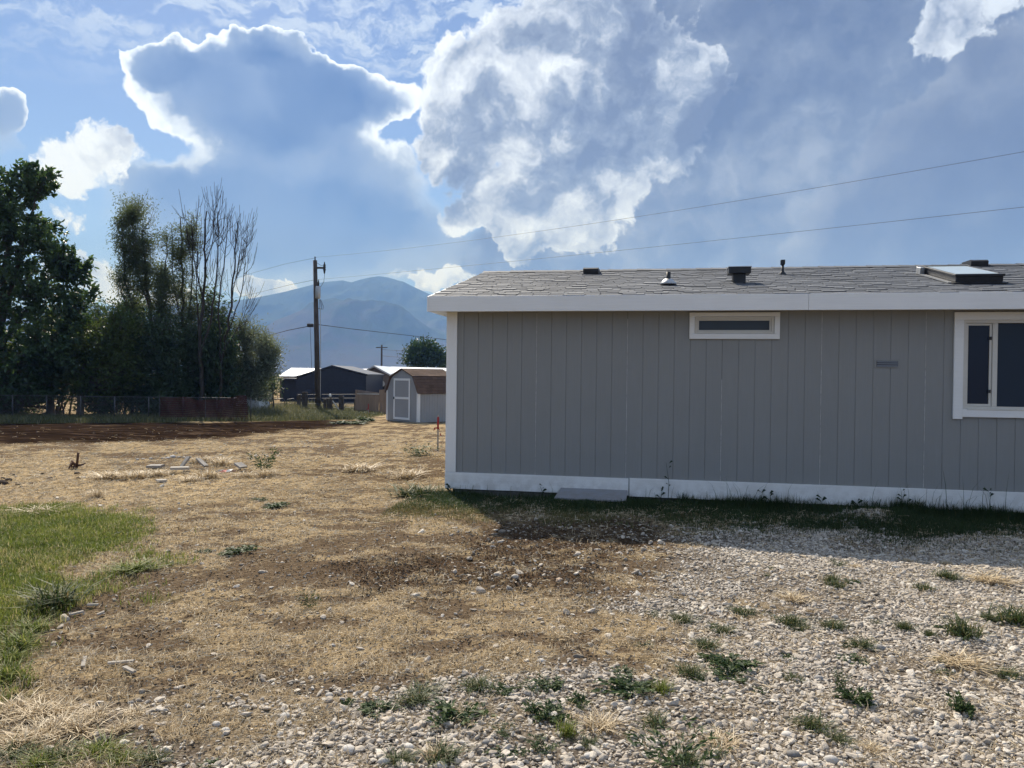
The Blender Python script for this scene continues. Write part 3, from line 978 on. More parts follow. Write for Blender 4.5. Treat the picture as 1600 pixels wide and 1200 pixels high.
# thin flue with a square cap
tf = on_roof("thin_flue", MB().lathe([(0.06, -0.03), (0.055, 0.0), (0.025, 0.04), (0.020, 0.05), (0.020, 0.14)], sides=14), M['black'], s_roof(1220, 2.0), 2.0, True, label="thin black flue with a small square cap")
on_roof("flue_cap", MB().box((-0.032, -0.032, 0.14), (0.032, 0.032, 0.215), 0.006), M['black'], 0, 0, parent=tf)
# skylight: curb, frame, pane
SKY_Y = 1.15
SKY_S = s_roof(1529, 0.5)
sk = on_roof("skylight", MB().box((-0.28, -0.62, 0.0), (0.28, 0.62, 0.085), 0.004).box((-0.32, -0.68, -0.003), (0.32, -0.621, 0.012)), M['black'], SKY_S, SKY_Y, tilt=True, label="skylight with a dark frame and pale glass")
sf = MB()
sf.box((-0.295, -0.635, 0.086), (0.295, -0.585, 0.118), 0.004).box((-0.295, 0.585, 0.086), (0.295, 0.635, 0.118), 0.004)
sf.box((-0.295, -0.5845, 0.086), (-0.255, 0.5845, 0.112), 0.004).box((0.255, -0.5845, 0.086), (0.295, 0.5845, 0.112), 0.004)
sf.build("skylight_frame", M['black'], sk)
gm, gb = material("skylight_glass")
finish(gb, (0.52, 0.60, 0.60), 0.12, None, spec=0.7)
MB().box((-0.254, -0.584, 0.09), (0.254, 0.584, 0.111)).build("pane", gm, sk)
MB().box((-0.36, 0.50, 0.0), (-0.30, 0.68, 0.10), 0.003).box((-0.36, -0.6, 0.0), (-0.297, 0.499, 0.012)).build("flashing", M['metal'], sk)


# small window
def window(label, op, trim, name="window"):
    s0, s1, z0, z1 = op
    t = bpy.data.objects.new(name, None)
    COL.objects.link(t)
    t.parent = home
    t['label'] = label
    t.location = ((s0 + s1) / 2, 0, z0)
    ox, oz = -(s0 + s1) / 2, -z0
    for (a, c, d, e) in trim:
        MB().box((a + ox, -0.034, d + oz), (c + ox, -0.001, e + oz), 0.003).build("trim_board", M['white'], t)
    return t, ox, oz


ws0, ws1, wz0, wz1 = WIN_S
a0, a1, b0, b1 = 2.016, 3.143, 2.165, EAVE_Z - 0.001
wn, ox, oz = window("narrow horizontal window tucked under the eave", WIN_S, [(a0, a1, wz1 + 0.001, b1), (a0, a1, b0, wz0 - 0.001), (a0, ws0 - 0.001, wz0 - 0.0005, wz1 + 0.0005), (ws1 + 0.001, a1, wz0 - 0.0005, wz1 + 0.0005)])
fr = MB()
w = 0.028
for yy, ins in ((-0.012, 0.002), (0.012, 0.026)):
    s0, s1, z0, z1 = ws0 + ins + ox, ws1 - ins + ox, wz0 + ins * 0.8 + oz, wz1 - ins * 0.8 + oz
    fr.box((s0, yy, z0), (s1, yy + 0.05, z0 + w)).box((s0, yy, z1 - w), (s1, yy + 0.05, z1))
    fr.box((s0, yy, z0 + w + 0.0005), (s0 + w, yy + 0.05, z1 - w - 0.0005)).box((s1 - w, yy, z0 + w + 0.0005), (s1, yy + 0.05, z1 - w - 0.0005))
fr.build("frame", M['vinyl'], wn)
MB().box((ws0 + 0.03 + ox, 0.036, wz0 + 0.03 + oz), (ws1 - 0.03 + ox, 0.042, wz1 - 0.03 + oz)).build("pane", M['frosted'], wn)

# big sliding window
bs0, bs1, bz0, bz1 = WIN_B
tl, tr = 5.187, bs1 + 0.105
wb, ox, oz = window("tall sliding window in a wide white surround", WIN_B, [(tl, tr, bz1 + 0.001, bz1 + 0.098), (tl + 0.105, tr, bz0 - 0.098, bz0 - 0.001), (tl, bs0 - 0.001, 1.190, bz1 + 0.0005), (bs1 + 0.001, tr, bz0 - 0.0005, bz1 + 0.0005)])
fr = MB()
x0, x1, z0, z1 = bs0 + ox, bs1 + ox, bz0 + oz, bz1 + oz
w = 0.035
fr.box((x0, -0.012, z0), (x1, 0.07, z0 + w)).box((x0, -0.012, z1 - w), (x1, 0.07, z1))
fr.box((x0, -0.012, z0 + w + 0.0005), (x0 + w, 0.07, z1 - w - 0.0005)).box((x1 - w, -0.012, z0 + w + 0.0005), (x1, 0.07, z1 - w - 0.0005))
mull = 5.655 + ox
fr.box((mull - 0.028, -0.006, z0 + w + 0.0005), (mull + 0.028, 0.068, z1 - w - 0.0005), 0.003)
fr.build("frame", M['vinyl'], wb)
sa = MB()
sx0, sx1, q = x0 + w + 0.003, mull - 0.031, 0.026
sa.box((sx0, 0.012, z0 + w + 0.003), (sx1, 0.045, z0 + w + 0.003 + q)).box((sx0, 0.012, z1 - w - 0.003 - q), (sx1, 0.045, z1 - w - 0.003))
sa.box((sx0, 0.012, z0 + w + 0.0035 + q), (sx0 + q, 0.045, z1 - w - 0.0035 - q)).box((sx1 - q, 0.012, z0 + w + 0.0035 + q), (sx1, 0.045, z1 - w - 0.0035 - q))
sa.build("sash", M['vinyl'], wb)
lt = MB()
for zz in (z0 + 0.22, z1 - 0.22):
    lt.box((sx1 - q - 0.012, 0.004, zz - 0.02), (sx1 - 0.004, 0.0115, zz + 0.02), 0.002)
lt.build("latch", M['black'], wb)
MB().box((sx0 + q - 0.004, 0.028, z0 + w + 0.02), (sx1 - q + 0.004, 0.034, z1 - w - 0.02)).build("pane", M['glass'], wb)
MB().box((mull + 0.0285, 0.03, z0 + w + 0.001), (x1 - w - 0.001, 0.036, z1 - w - 0.001)).build("pane", M['screen'], wb)
MB().box((x0 + 0.05, -0.038, z0 - 0.012), (x1, -0.012, z0 + 0.010), 0.003).build("sill", M['vinyl'], wb)

# wall vent, three louvres in a thin grey frame
wv = bpy.data.objects.new("wall_vent", None); COL.objects.link(wv); wv.parent = home
wv.location = (s_at(1386), 0, 1.862)
wv['label'] = "small louvred grey vent in the siding"
MB().box((-0.150, -0.007, -0.052), (0.150, -0.0025, 0.052), 0.002).build("frame", M['siding'], wv)
MB().box((-0.125, -0.0085, -0.036), (0.125, -0.0075, 0.036)).build("backing", M['dark'], wv)
for k in range(3):
    l = MB()
    z = -0.034 + k * 0.025
    l.add([(-0.122, -0.0095, z + 0.015), (0.122, -0.0095, z + 0.015), (0.122, -0.020, z), (-0.122, -0.020, z), (-0.122, -0.009, z + 0.004), (0.122, -0.009, z + 0.004)], [(0, 1, 2, 3), (3, 2, 5, 4), (0, 3, 4), (1, 5, 2)])
    l.build("louvre", M['greypaint'], wv)

# sloped cover leaning on the skirt
A, B_, C_, D_ = gp(868, 781), gp(981, 787), None, None
sA, sB = s_at(879), s_at(983)
cov = thing("crawl_space_cover", "grey sloped board cover leaning against the white skirt board", "access cover", (HX, HY, 0), HOUSE_A)
MB().add([(sA, -0.034, 0.158), (sB, -0.034, 0.158), (sB - 0.01, -0.26, 0.055), (sA - 0.06, -0.26, 0.055), (sA, -0.034, 0.138), (sB, -0.034, 0.138), (sB - 0.01, -0.26, 0.035), (sA - 0.06, -0.26, 0.035)],
         [(0, 1, 2, 3), (7, 6, 5, 4), (0, 3, 7, 4), (3, 2, 6, 7), (2, 1, 5, 6), (1, 0, 4, 5)]).build("board", M['greypaint'], cov)
MB().box((sA - 0.02, -0.25, -0.06), (sA + 0.02, -0.035, 0.034)).box((sB - 0.05, -0.25, -0.06), (sB - 0.02, -0.035, 0.034)).build("side_bracket", M['block'], cov)


# ------------------------------------------------------------------ trees and shrubs
def unit(a):
    return a / np.maximum(np.linalg.norm(a, axis=-1, keepdims=True), 1e-9)


def leaf_cloud(P, D, size, width, r, fold=0.25, big=False, tint=None):
    """one small folded leaf at each P pointing along D"""
    n = len(P)
    D = unit(D)
    side = unit(np.cross(D, unit(r.normal(size=(n, 3)) + np.array([0, 0, 0.6]))))
    nrm = np.cross(side, D)
    L = size[:, None]
    W = L * width * 0.5
    tint = r.random(n) if tint is None else tint
    if not big:
        V = np.stack([P, P + D * L * 0.45 + side * W + nrm * W * fold, P + D * L - nrm * L * 0.08, P + D * L * 0.45 - side * W + nrm * W * fold], 1).reshape(-1, 3)
        i = np.arange(n)[:, None] * 4
        F = np.concatenate([i + np.array([[0, 1, 2]]), i + np.array([[0, 2, 3]])])
        return V, F, np.repeat(tint, 4)
    cur = nrm * L
    m1, m2, tip = P + D * L * 0.35, P + D * L * 0.70 - cur * 0.05, P + D * L - cur * 0.16
    V = np.stack([P, m1, m2, tip, m1 + side * W + nrm * W * fold, m2 + side * W * 0.85 + nrm * W * fold, m1 - side * W + nrm * W * fold, m2 - side * W * 0.85 + nrm * W * fold], 1).reshape(-1, 3)
    i = np.arange(n)[:, None] * 8
    F3 = np.concatenate([i + np.array([[a]]) if False else i + np.array([a]) for a in ((0, 4, 1), (0, 1, 6), (2, 5, 3), (2, 3, 7))])
    F4 = np.concatenate([i + np.array([a]) for a in ((1, 4, 5, 2), (6, 1, 2, 7))])
    return V, [F3, F4], np.repeat(tint, 8)


def bark(name, c1, c2):
    return nmat(name, c1, c2, 9.0, 0.95, 0.8, 40.0, (1, 1, 0.25), dist=0.02)


M['bark'] = bark("grey_brown_bark", (0.055, 0.045, 0.036), (0.12, 0.10, 0.08))
M['deadbark'] = bark("weathered_dead_bark", (0.022, 0.019, 0.017), (0.06, 0.052, 0.046))
LEAF = {
    'apple': leaf_mat("broad_green_leaf", (0.030, 0.064, 0.030), (0.075, 0.13, 0.055), 0.45, 0.38, spec=0.5),
    'olive': leaf_mat("yellow_green_leaf", (0.045, 0.08, 0.026), (0.105, 0.14, 0.045), 0.45, 0.5),
    'willow': leaf_mat("willow_leaf", (0.062, 0.095, 0.05), (0.14, 0.175, 0.10), 0.42, 0.5),
    'dense': leaf_mat("dense_shrub_leaf", (0.026, 0.055, 0.032), (0.075, 0.115, 0.062), 0.42, 0.5),
    'silver': leaf_mat("silver_green_leaf", (0.10, 0.135, 0.095), (0.25, 0.29, 0.22), 0.34, 0.45),
    'far': leaf_mat("round_tree_leaf", (0.02, 0.05, 0.018), (0.05, 0.09, 0.03), 0.3, 0.5),
}


def tubes_np(PTS, RAD, sides=3):
    """many thin tubes at once: PTS (n, m, 3), RAD (n, m)"""
    n, m, _ = PTS.shape
    T = unit(np.concatenate([PTS[:, 1:2] - PTS[:, :1], PTS[:, 2:] - PTS[:, :-2], PTS[:, -1:] - PTS[:, -2:-1]], 1))
    A = unit(np.cross(T, np.array([0.31, 0.87, 0.38])))
    C = np.cross(T, A)
    th = 2 * np.pi * np.arange(sides) / sides
    V = PTS[:, :, None, :] + RAD[:, :, None, None] * (A[:, :, None, :] * np.cos(th)[None, None, :, None] + C[:, :, None, :] * np.sin(th)[None, None, :, None])
    i = np.arange(n)[:, None, None] * m * sides + np.arange(m - 1)[None, :, None] * sides
    k = np.arange(sides)[None, None, :]
    k2 = (k + 1) % sides
    F = np.stack([i + k, i + k2, i + sides + k2, i + sides + k], -1).reshape(-1, 4)
    return V.reshape(-1, 3), F


def curve_pts(a, c, n, r, wob, rise=0.0):
    """a bent twig from a to c"""
    a, c = np.asarray(a, float), np.asarray(c, float)
    t = np.linspace(0, 1, n)[:, None]
    L = np.linalg.norm(c - a)
    p = a + (c - a) * t
    p += np.sin(t * np.pi) * r.normal(size=3) * L * wob
    p[:, 2] += (-np.sin(t[:, 0] * np.pi) * L * rise)
    return p


def plant_tree(name, label, cat, group, stems, clumps, leaf, lsize, lwidth, per_twig, seed, trunk_r=0.12, big=False, twig=0.5, bark_m=None, rosette=False, rise=0.12, bare=0, droop=0.0, sides=6):
    """stems: lists of points (trunk and limbs); clumps: (centre, radii, twigs). Twigs grow from the nearest limb into each clump, leaves along them."""
    r = np.random.default_rng(seed)
    base = Vector(stems[0][0])
    t = thing(name, label, cat, base, 0, group)
    B = np.array(base)
    tm = MB()
    knots, krad = [], []
    for k, st in enumerate(stems):
        st = np.array([list(p) for p in st], float)
        n = max(6, len(st) * 4)
        s_ = np.linspace(0, 1, len(st)); q = np.linspace(0, 1, n)
        pts = np.stack([np.interp(q, s_, st[:, i]) for i in range(3)], 1)
        ks = np.array([.25, .5, .25])
        for _ in range(2):
            pts[1:-1] = pts[:-2] * .25 + pts[1:-1] * .5 + pts[2:] * .25
        Ls = np.linalg.norm(st[-1] - st[0])
        pts[1:-1] += r.normal(size=(n - 2, 3)) * 0.004 * Ls
        if k == 0:
            L0 = Ls
        r0 = trunk_r if k == 0 else trunk_r * 0.62 * min(1.0, 1.15 * Ls / L0) ** 1.3
        rad = r0 * (1 - 0.82 * q) + 0.006
        if k == 0:
            rad[0] *= 1.35
        tm.tube(pts - B, rad, sides, True)
        knots.append(pts); krad.append(rad)
    kn, kr = np.concatenate(knots), np.concatenate(krad)
    LP, LD, LS = [], [], []
    TP, TR = [], []
    for (c, rad, ntw) in clumps:
        c = np.array(c, float); rad = np.array(rad, float)
        for _ in range(ntw):
            v = unit(r.normal(size=3)[None])[0] * r.random() ** 0.42
            e = c + v * rad
            # where it leaves the tree: near, and rather from below
            d = kn - e
            cost = np.linalg.norm(d, axis=1) + np.maximum(d[:, 2], 0) * 1.2 + r.random(len(kn)) * 0.5 * rad.mean()
            j = int(np.argmin(cost))
            a = kn[j]
            L = np.linalg.norm(e - a)
            n = 5
            pts = curve_pts(a, e, n, r, 0.07, rise)
            r0 = min(kr[j] * 0.6, 0.006 + 0.009 * L * (1 if not big else 0.6))
            TP.append(pts - B); TR.append(np.linspace(r0, 0.003 if big else 0.0045, n))
            if bare and r.random() < bare:
                continue
            m = int(per_twig * r.uniform(0.6, 1.4))
            if rosette:
                u = 1 - r.random(m) ** 2.2 * min(1.0, twig / max(L, 0.05))
            else:
                u = 1 - r.random(m) * min(1.0, twig / max(L, 0.05))
            k = u * (n - 1)
            i0 = np.clip(k.astype(int), 0, n - 2)
            pos = pts[i0] + (pts[i0 + 1] - pts[i0]) * (k - i0)[:, None]
            ax = unit((pts[-1] - pts[-3])[None])[0]
            dr = unit(r.normal(size=(m, 3)) * 0.8 + ax * 0.75 + np.array([0, 0, -droop]))
            spread = lsize * (0.2 if rosette else 1.3)
            LP.append(pos + r.normal(size=(m, 3)) * spread); LD.append(dr)
            LS.append(lsize * r.uniform(0.6, 1.25, m))
    tr = tm.build("trunk", bark_m or M['bark'], t, True)
    if TP:
        V, F = tubes_np(np.array(TP), np.array(TR))
        o = link("twigs", mesh_np("twigs", V, F, bark_m or M['bark'], True), t); o['kind'] = 'stuff'
    if LP:
        P, D, S = np.concatenate(LP) - B, np.concatenate(LD), np.concatenate(LS)
        cl = fbm(P[:, 0] * 1.7 + P[:, 1], P[:, 2] * 1.7, 3, seed)       # leaf age in clumps
        V, F, T = leaf_cloud(P, D, S, lwidth, r, 0.25, big, np.clip(cl * 1.2 - 0.1 + r.normal(size=len(P)) * 0.15, 0, 1))
        o = link("crown", mesh_np("crown", V, F, LEAF[leaf], False, {'tint': T}), t)
    return t


def A3(px, py, y):
    return tuple(at(px, py, y))


def clump(px, py, rx, ry, depth, n, rz=None):
    k = depth / FPX
    return (A3(px, py, depth), (rx * k, (rz if rz is not None else (rx + ry) * 0.5 * k), ry * k), n)


def wisps(poly, depth, n, rx, ry, tw, seed):
    """many small sprays inside an outline, so that the crown has gaps and a ragged edge"""
    r = np.random.default_rng(seed)
    xs, ys = zip(*poly)
    out = []
    while len(out) < n:
        x, y = r.uniform(min(xs), max(xs)), r.uniform(min(ys), max(ys))
        if poly_sd(np.array([x]), np.array([y]), poly)[0] > 3:
            k = r.uniform(0.6, 1.3)
            out.append(clump(x, y, rx * k, ry * k, depth + r.normal() * 0.4, int(tw * k)))
    return out


def root(px, depth):
    p = at(px, 640, depth)
    return (p.x, depth, gz1(p.x, depth) - 0.05)


# broad-leaved tree at the fence, cut off by the left edge
TREES = "trees and shrubs behind the chain-link fence"
d = 34.6
plant_tree("broadleaf_tree", "large-leaved dark tree cut off by the left edge of the picture", "tree", TREES,
           [[root(-14, d), A3(-12, 600, d), A3(0, 500, d), A3(10, 420, d), A3(16, 330, d)], [A3(-8, 560, d), A3(50, 470, d), A3(85, 430, d), A3(120, 420, d)], [A3(-6, 540, d), A3(30, 400, d), A3(55, 310, d)],
            [A3(-10, 580, d), A3(60, 540, d), A3(110, 500, d)], [A3(-12, 560, d), A3(-70, 460, d), A3(-90, 360, d)], [A3(-12, 590, d), A3(-100, 520, d), A3(-150, 460, d)]],
           [clump(6, 300, 44, 44, d, 90), clump(50, 282, 34, 34, d, 70), clump(78, 278, 14, 18, d, 14), clump(20, 370, 60, 60, d, 160), clump(75, 370, 26, 40, d, 60), clump(100, 410, 30, 36, d, 70), clump(50, 450, 70, 56, d, 190), clump(128, 425, 15, 24, d, 18), clump(147, 452, 8, 13, d, 8), clump(139, 412, 8, 10, d, 6),
            clump(112, 480, 34, 38, d, 80), clump(30, 540, 80, 60, d, 230), clump(110, 550, 44, 44, d, 100), clump(40, 605, 70, 26, d, 90), clump(-80, 380, 110, 120, d, 260), clump(-170, 460, 110, 120, d, 200), clump(-80, 560, 80, 60, d, 140)],
           'apple', 0.235, 0.44, 19, 3, 0.26, True, 0.9, rosette=True, rise=-0.05, droop=0.1)

d = 36.0
plant_tree("olive_green_tree", "yellow-green tree on the left trunk behind the fence, below the near tree", "tree", TREES,
           [[root(78, d), A3(80, 610, d), A3(78, 570, d), A3(74, 520, d)], [A3(80, 600, d), A3(40, 560, d)], [A3(80, 590, d), A3(120, 550, d)]],
           [clump(40, 560, 60, 46, d, 200), clump(90, 540, 50, 50, d, 200), clump(20, 600, 60, 30, d, 130), clump(110, 590, 40, 30, d, 90)], 'olive', 0.20, 0.5, 16, 21, 0.19)
d = 35.0
plant_tree("olive_green_tree", "yellow-green tree with the right-hand leaning trunk beside the dark shrubs", "tree", TREES,
           [[root(127, d), A3(124, 610, d), A3(136, 560, d), A3(150, 510, d)], [A3(125, 600, d), A3(170, 550, d)], [A3(126, 595, d), A3(185, 520, d)]],
           [clump(150, 540, 46, 44, d, 200), clump(185, 515, 32, 36, d, 120), clump(190, 570, 34, 40, d, 140), clump(140, 590, 40, 26, d, 90)], 'olive', 0.18, 0.5, 16, 22, 0.17)
d = 37.5
plant_tree("willow_tree", "tall airy willow, highest of the thin-leaved trees left of the dead one", "tree", TREES,
           [[root(252, d), A3(247, 590, d), A3(240, 520, d), A3(228, 440, d), A3(222, 360, d)], [A3(246, 560, d), A3(215, 500, d), A3(195, 440, d), A3(190, 350, d)], [A3(241, 520, d), A3(256, 440, d), A3(262, 370, d)],
            [A3(236, 490, d), A3(212, 420, d), A3(205, 340, d)], [A3(245, 560, d), A3(200, 490, d), A3(182, 425, d)]],
           wisps([(190, 322), (215, 314), (244, 320), (252, 350), (262, 400), (270, 460), (282, 560), (205, 560), (210, 500), (186, 440), (182, 350)], d, 74, 13, 21, 20, 231) + [clump(188, 425, 8, 30, d, 14), clump(252, 372, 8, 22, d, 14)],
           'willow', 0.14, 0.28, 26, 23, 0.15, twig=0.9, rise=0.16, droop=0.1)
d = 38.0
plant_tree("willow_tree", "narrower airy willow between the tall willow and the dead tree", "tree", TREES,
           [[root(288, d), A3(288, 590, d), A3(286, 500, d), A3(284, 420, d), A3(282, 340, d)], [A3(287, 540, d), A3(300, 460, d), A3(303, 340, d)], [A3(287, 520, d), A3(270, 440, d), A3(268, 350, d)]],
           wisps([(268, 350), (280, 330), (300, 325), (312, 350), (308, 420), (316, 480), (338, 560), (270, 560), (264, 470), (262, 400)], d, 46, 10, 22, 16, 232) + [clump(322, 520, 20, 50, d, 60), clump(300, 540, 30, 40, d, 80)],
           'willow', 0.14, 0.28, 24, 24, 0.11, twig=0.9, rise=0.18, droop=0.1)
d = 36.5


def side_shoots(st, r, n, reach):
    out = []
    st = np.array(st)
    for _ in range(n):
        t = r.uniform(0.3, 0.92) * (len(st) - 1)
        i = min(int(t), len(st) - 2)
        a = st[i] + (st[i + 1] - st[i]) * (t - i)
        ax = unit((st[i + 1] - st[i])[None])[0]
        L = reach * r.uniform(0.4, 1.0)
        sd = np.array([r.choice([-1, 1]) * r.uniform(0.2, 0.5), r.normal() * 0.3, 0])
        b1 = a + (ax * 0.6 + sd) * L * 0.45
        out.append([tuple(a), tuple(b1), tuple(b1 + (ax * 0.9 + sd * 0.3 + np.array([0, 0, 0.35])) * L * 0.7)])
    return out


def twiglets(sh, r, n, reach):
    out = list(sh)
    for st in sh:
        out += side_shoots(st, r, n, reach)
    return out


rd = np.random.default_rng(77)
main = [[root(316, d), A3(313, 600, d), A3(312, 520, d), A3(318, 470, d), A3(319, 400, d), A3(323, 330, d)],
        [A3(313, 560, d), A3(330, 490, d), A3(340, 420, d), A3(341, 330, d)], [A3(318, 470, d), A3(302, 400, d), A3(298, 345, d)], [A3(319, 420, d), A3(335, 370, d), A3(333, 312, d)],
        [A3(312, 530, d), A3(306, 450, d), A3(309, 380, d)]]
sh = []
for m_ in main[1:]:
    sh += side_shoots(m_, rd, 12, 1.7)
sh += side_shoots(main[0][2:], rd, 14, 2.0)
plant_tree("dead_tree", "bare dead tree with a thick dark trunk and upright branches", "tree", TREES, main + twiglets(sh, rd, 2, 0.8), [], 'willow', 0.1, 0.3, 0, 25, 0.125, bark_m=M['deadbark'], sides=5)
d = 37.0
main = [[root(345, d), A3(343, 600, d), A3(350, 540, d), A3(362, 470, d), A3(366, 400, d), A3(372, 345, d)],
        [A3(346, 570, d), A3(340, 480, d), A3(352, 400, d), A3(355, 340, d)], [A3(355, 520, d), A3(378, 460, d), A3(384, 400, d), A3(386, 372, d)], [A3(350, 545, d), A3(380, 500, d), A3(396, 450, d)],
        [A3(362, 470, d), A3(371, 420, d), A3(381, 355, d)]]
sh = []
for m_ in main[1:]:
    sh += side_shoots(m_, rd, 11, 1.7)
sh += side_shoots(main[0][2:], rd, 13, 1.8)
plant_tree("dead_tree", "bare dead tree with slender fanned twigs, right of the thick dead trunk", "tree", TREES, main + twiglets(sh, rd, 2, 0.8), [], 'willow', 0.1, 0.3, 0, 26, 0.085, bark_m=M['deadbark'], sides=5)

SHR = [
    (200, 38.6, [(196, 500, 20, 34), (214, 480, 16, 30)], "slim green shrub rising behind the dark thicket left of the tall willow", 38),
    (325, 39.0, [(330, 490, 16, 40), (345, 505, 18, 34)], "thin green shrub rising behind the dead trees", 39),
    (95, 38.4, [(90, 500, 34, 30), (130, 510, 24, 28), (160, 495, 20, 24)], "mid green shrub top showing between the broad-leaved tree and the willow", 40),
    (170, 36.0, [(165, 590, 34, 50), (185, 560, 30, 60), (150, 620, 36, 30)], "dark rounded shrub beside the leaning olive-green tree", 31),
    (218, 36.6, [(215, 570, 34, 70), (205, 520, 26, 40), (225, 620, 34, 34)], "dark shrub thicket at the foot of the tall willow", 32),
    (262, 36.2, [(262, 580, 36, 66), (255, 530, 30, 40), (270, 620, 34, 34)], "dark shrub thicket between the two willows", 33),
    (308, 37.4, [(308, 590, 32, 58), (318, 545, 26, 40), (300, 625, 30, 30)], "dark shrub thicket behind the thick dead trunk", 34),
    (345, 37.8, [(345, 590, 28, 56), (350, 545, 24, 40), (340, 622, 28, 30)], "dark shrub thicket behind the slender dead tree", 35),
    (8, 37.0, [(0, 610, 46, 40), (-40, 580, 50, 70), (30, 630, 30, 20)], "dark shrub behind the fence at the far left edge", 36),
    (-110, 37.0, [(-110, 590, 60, 70), (-160, 560, 50, 80)], "dark shrub behind the fence beyond the left edge", 37),
]
for (px, dd, cl, lab, sd) in SHR:
    rr = random.Random(sd)
    stems = []
    for (cx, cy, rx, ry) in cl:
        for _ in range(3):
            bx = px + rr.uniform(-14, 14)
            stems.append([root(bx, dd + rr.uniform(-.3, .3)), A3(bx + (cx - bx) * .3 + rr.uniform(-5, 5), 600, dd), A3(cx + rr.uniform(-.6, .6) * rx, cy - ry * rr.uniform(0.1, 0.9), dd)])
    plant_tree("shrub", lab, "shrub", TREES, stems, [clump(cx, cy, rx, ry, dd, int(rx * ry / 11), 1.4) for (cx, cy, rx, ry) in cl], 'dense', 0.20, 0.40, 24, sd, 0.07, twig=0.8)
d = 39.5
plant_tree("silver_green_tree", "rounded silver-green tree right of the dead trees", "tree", TREES,
           [[root(392, d), A3(390, 610, d), A3(386, 570, d), A3(380, 530, d)], [A3(390, 600, d), A3(412, 570, d), A3(420, 550, d)], [A3(390, 605, d), A3(362, 570, d), A3(352, 530, d)]],
           wisps([(340, 500), (362, 492), (392, 500), (415, 528), (438, 545), (445, 585), (432, 610), (400, 630), (350, 632), (330, 580)], d, 60, 16, 15, 30, 233),
           'silver', 0.15, 0.30, 22, 41, 0.14, twig=0.7)
d = 41.0
plant_tree("shrub", "dark green shrub hanging below the silver-green tree by the dark lean-to", "shrub", TREES,
           [[root(428, d), A3(426, 600, d)], [root(420, d), A3(412, 604, d)]], [clump(424, 604, 17, 18, d, 60), clump(408, 600, 14, 14, d, 40)], 'dense', 0.14, 0.36, 18, 42, 0.06)
d = 118.0
plant_tree("round_tree", "dark rounded tree far behind the white metal roof", "tree", None,
           [[root(663, d), A3(663, 580, d), A3(662, 555, d)], [A3(663, 570, d), A3(645, 556, d)], [A3(663, 570, d), A3(682, 556, d)]],
           [clump(663, 552, 26, 18, d, 150), clump(646, 562, 15, 14, d, 80), clump(684, 560, 16, 15, d, 80), clump(660, 542, 17, 9, d, 50)], 'far', 0.42, 0.6, 22, 43, 0.35)
d = 130.0
plant_tree("round_tree", "small pale green tree far behind, just left of the mobile home corner", "tree", None,
           [[root(704, d), A3(704, 572, d)]], [clump(702, 566, 12, 12, d, 60)], 'olive', 0.42, 0.6, 20, 44, 0.3)

# ------------------------------------------------------------------ distant buildings
M['navy'] = nmat("dark_blue_metal", (0.018, 0.026, 0.048), (0.024, 0.034, 0.058), 3.0, 0.5, 0.1, metallic=0.0)
M['whitemetal'] = nmat("pale_metal_roof", (0.62, 0.65, 0.68), (0.70, 0.73, 0.76), 2.0, 0.38, 0.05, metallic=0.0, spec=0.5)
M['tan'] = nmat("tan_stucco", (0.17, 0.135, 0.115), (0.22, 0.18, 0.15), 4.0, 0.9, 0.3)
M['tanwood'] = nmat("tan_fence_wood", (0.20, 0.145, 0.105), (0.27, 0.20, 0.15), 5.0, 0.9, 0.4, stretch=(1, 1, 0.1))
M['trimtan'] = nmat("pale_trim", (0.44, 0.42, 0.39), (0.52, 0.50, 0.47), 5.0, 0.7)


def local(px, py, y, o):
    p = at(px, py, y)
    return p.x - o.x, p.z - o.z


def placed(name, label, cat, px, y, group=None):
    p = at(px, 640, y)
    return thing(name, label, cat, (p.x, y, gz1(p.x, y)), 0, group)


# dark blue metal garage with ribbed gable
y = 58.0
g = placed("metal_garage", "dark blue ribbed metal garage with a low gable behind the utility pole", "garage", 517, y)
o = Vector(g.location)
L, R_, T, E0, E1 = local(463, 591, y, o), local(572, 587, y, o), local(519, 573, y, o), None, None
prof = [(L[0], 0), (L[0], L[1]), (T[0], T[1]), (R_[0], R_[1]), (R_[0], 0)]
MB().prism([(L[0], -.1), (L[0], L[1]), (T[0], T[1]), (R_[0], R_[1]), (R_[0], -.1)], 0.05, 7.5).build("wall", M['navy'], g)


def gable_top(x):
    return np.interp(x, [L[0], T[0], R_[0]], [L[1], T[1], R_[1]])


rb, z = MB(), 0.02
while z < T[1] - 0.1:
    lo_x = L[0] if z < L[1] - .08 else L[0] + (z + .1 - L[1]) / (T[1] - L[1]) * (T[0] - L[0])
    hi_x = R_[0] if z < R_[1] - .08 else R_[0] - (z + .1 - R_[1]) / (T[1] - R_[1]) * (R_[0] - T[0])
    rb.box((lo_x + .03, 0.0, z), (hi_x - .03, 0.048, z + 0.12))
    z += 0.225
q = rb.build("rib", M['navy'], g); q['kind'] = 'stuff'
for (a, c) in ((L, T), (T, R_)):
    MB().prism([(a[0] - (.12 if a is L else 0), a[1] + .02), (c[0] + (.12 if c is R_ else 0), c[1] + .02), (c[0] + (.12 if c is R_ else 0), c[1] + .12), (a[0] - (.12 if a is L else 0), a[1] + .12)], -0.08, 7.6).build("roof", M['navy'], g)
# lean-to
y = 60.0
g2 = placed("lean_to", "dark open lean-to against the left side of the blue garage", "lean-to", 450, y)
o = Vector(g2.location)
a, c = local(437, 591, y, o), local(463, 589, y, o)
MB().box((a[0], 0.4, -.1), (c[0], 5.0, a[1] - .15)).build("wall", M['navy'], g2)
MB().box((a[0] - .15, 0.0, a[1] - .14), (c[0] - 0.02, 5.2, a[1])).build("roof", M['navy'], g2)
MB().box((a[0], 0.05, -.1), (a[0] + .12, .17, a[1] - .145)).build("post", M['bark'], g2)


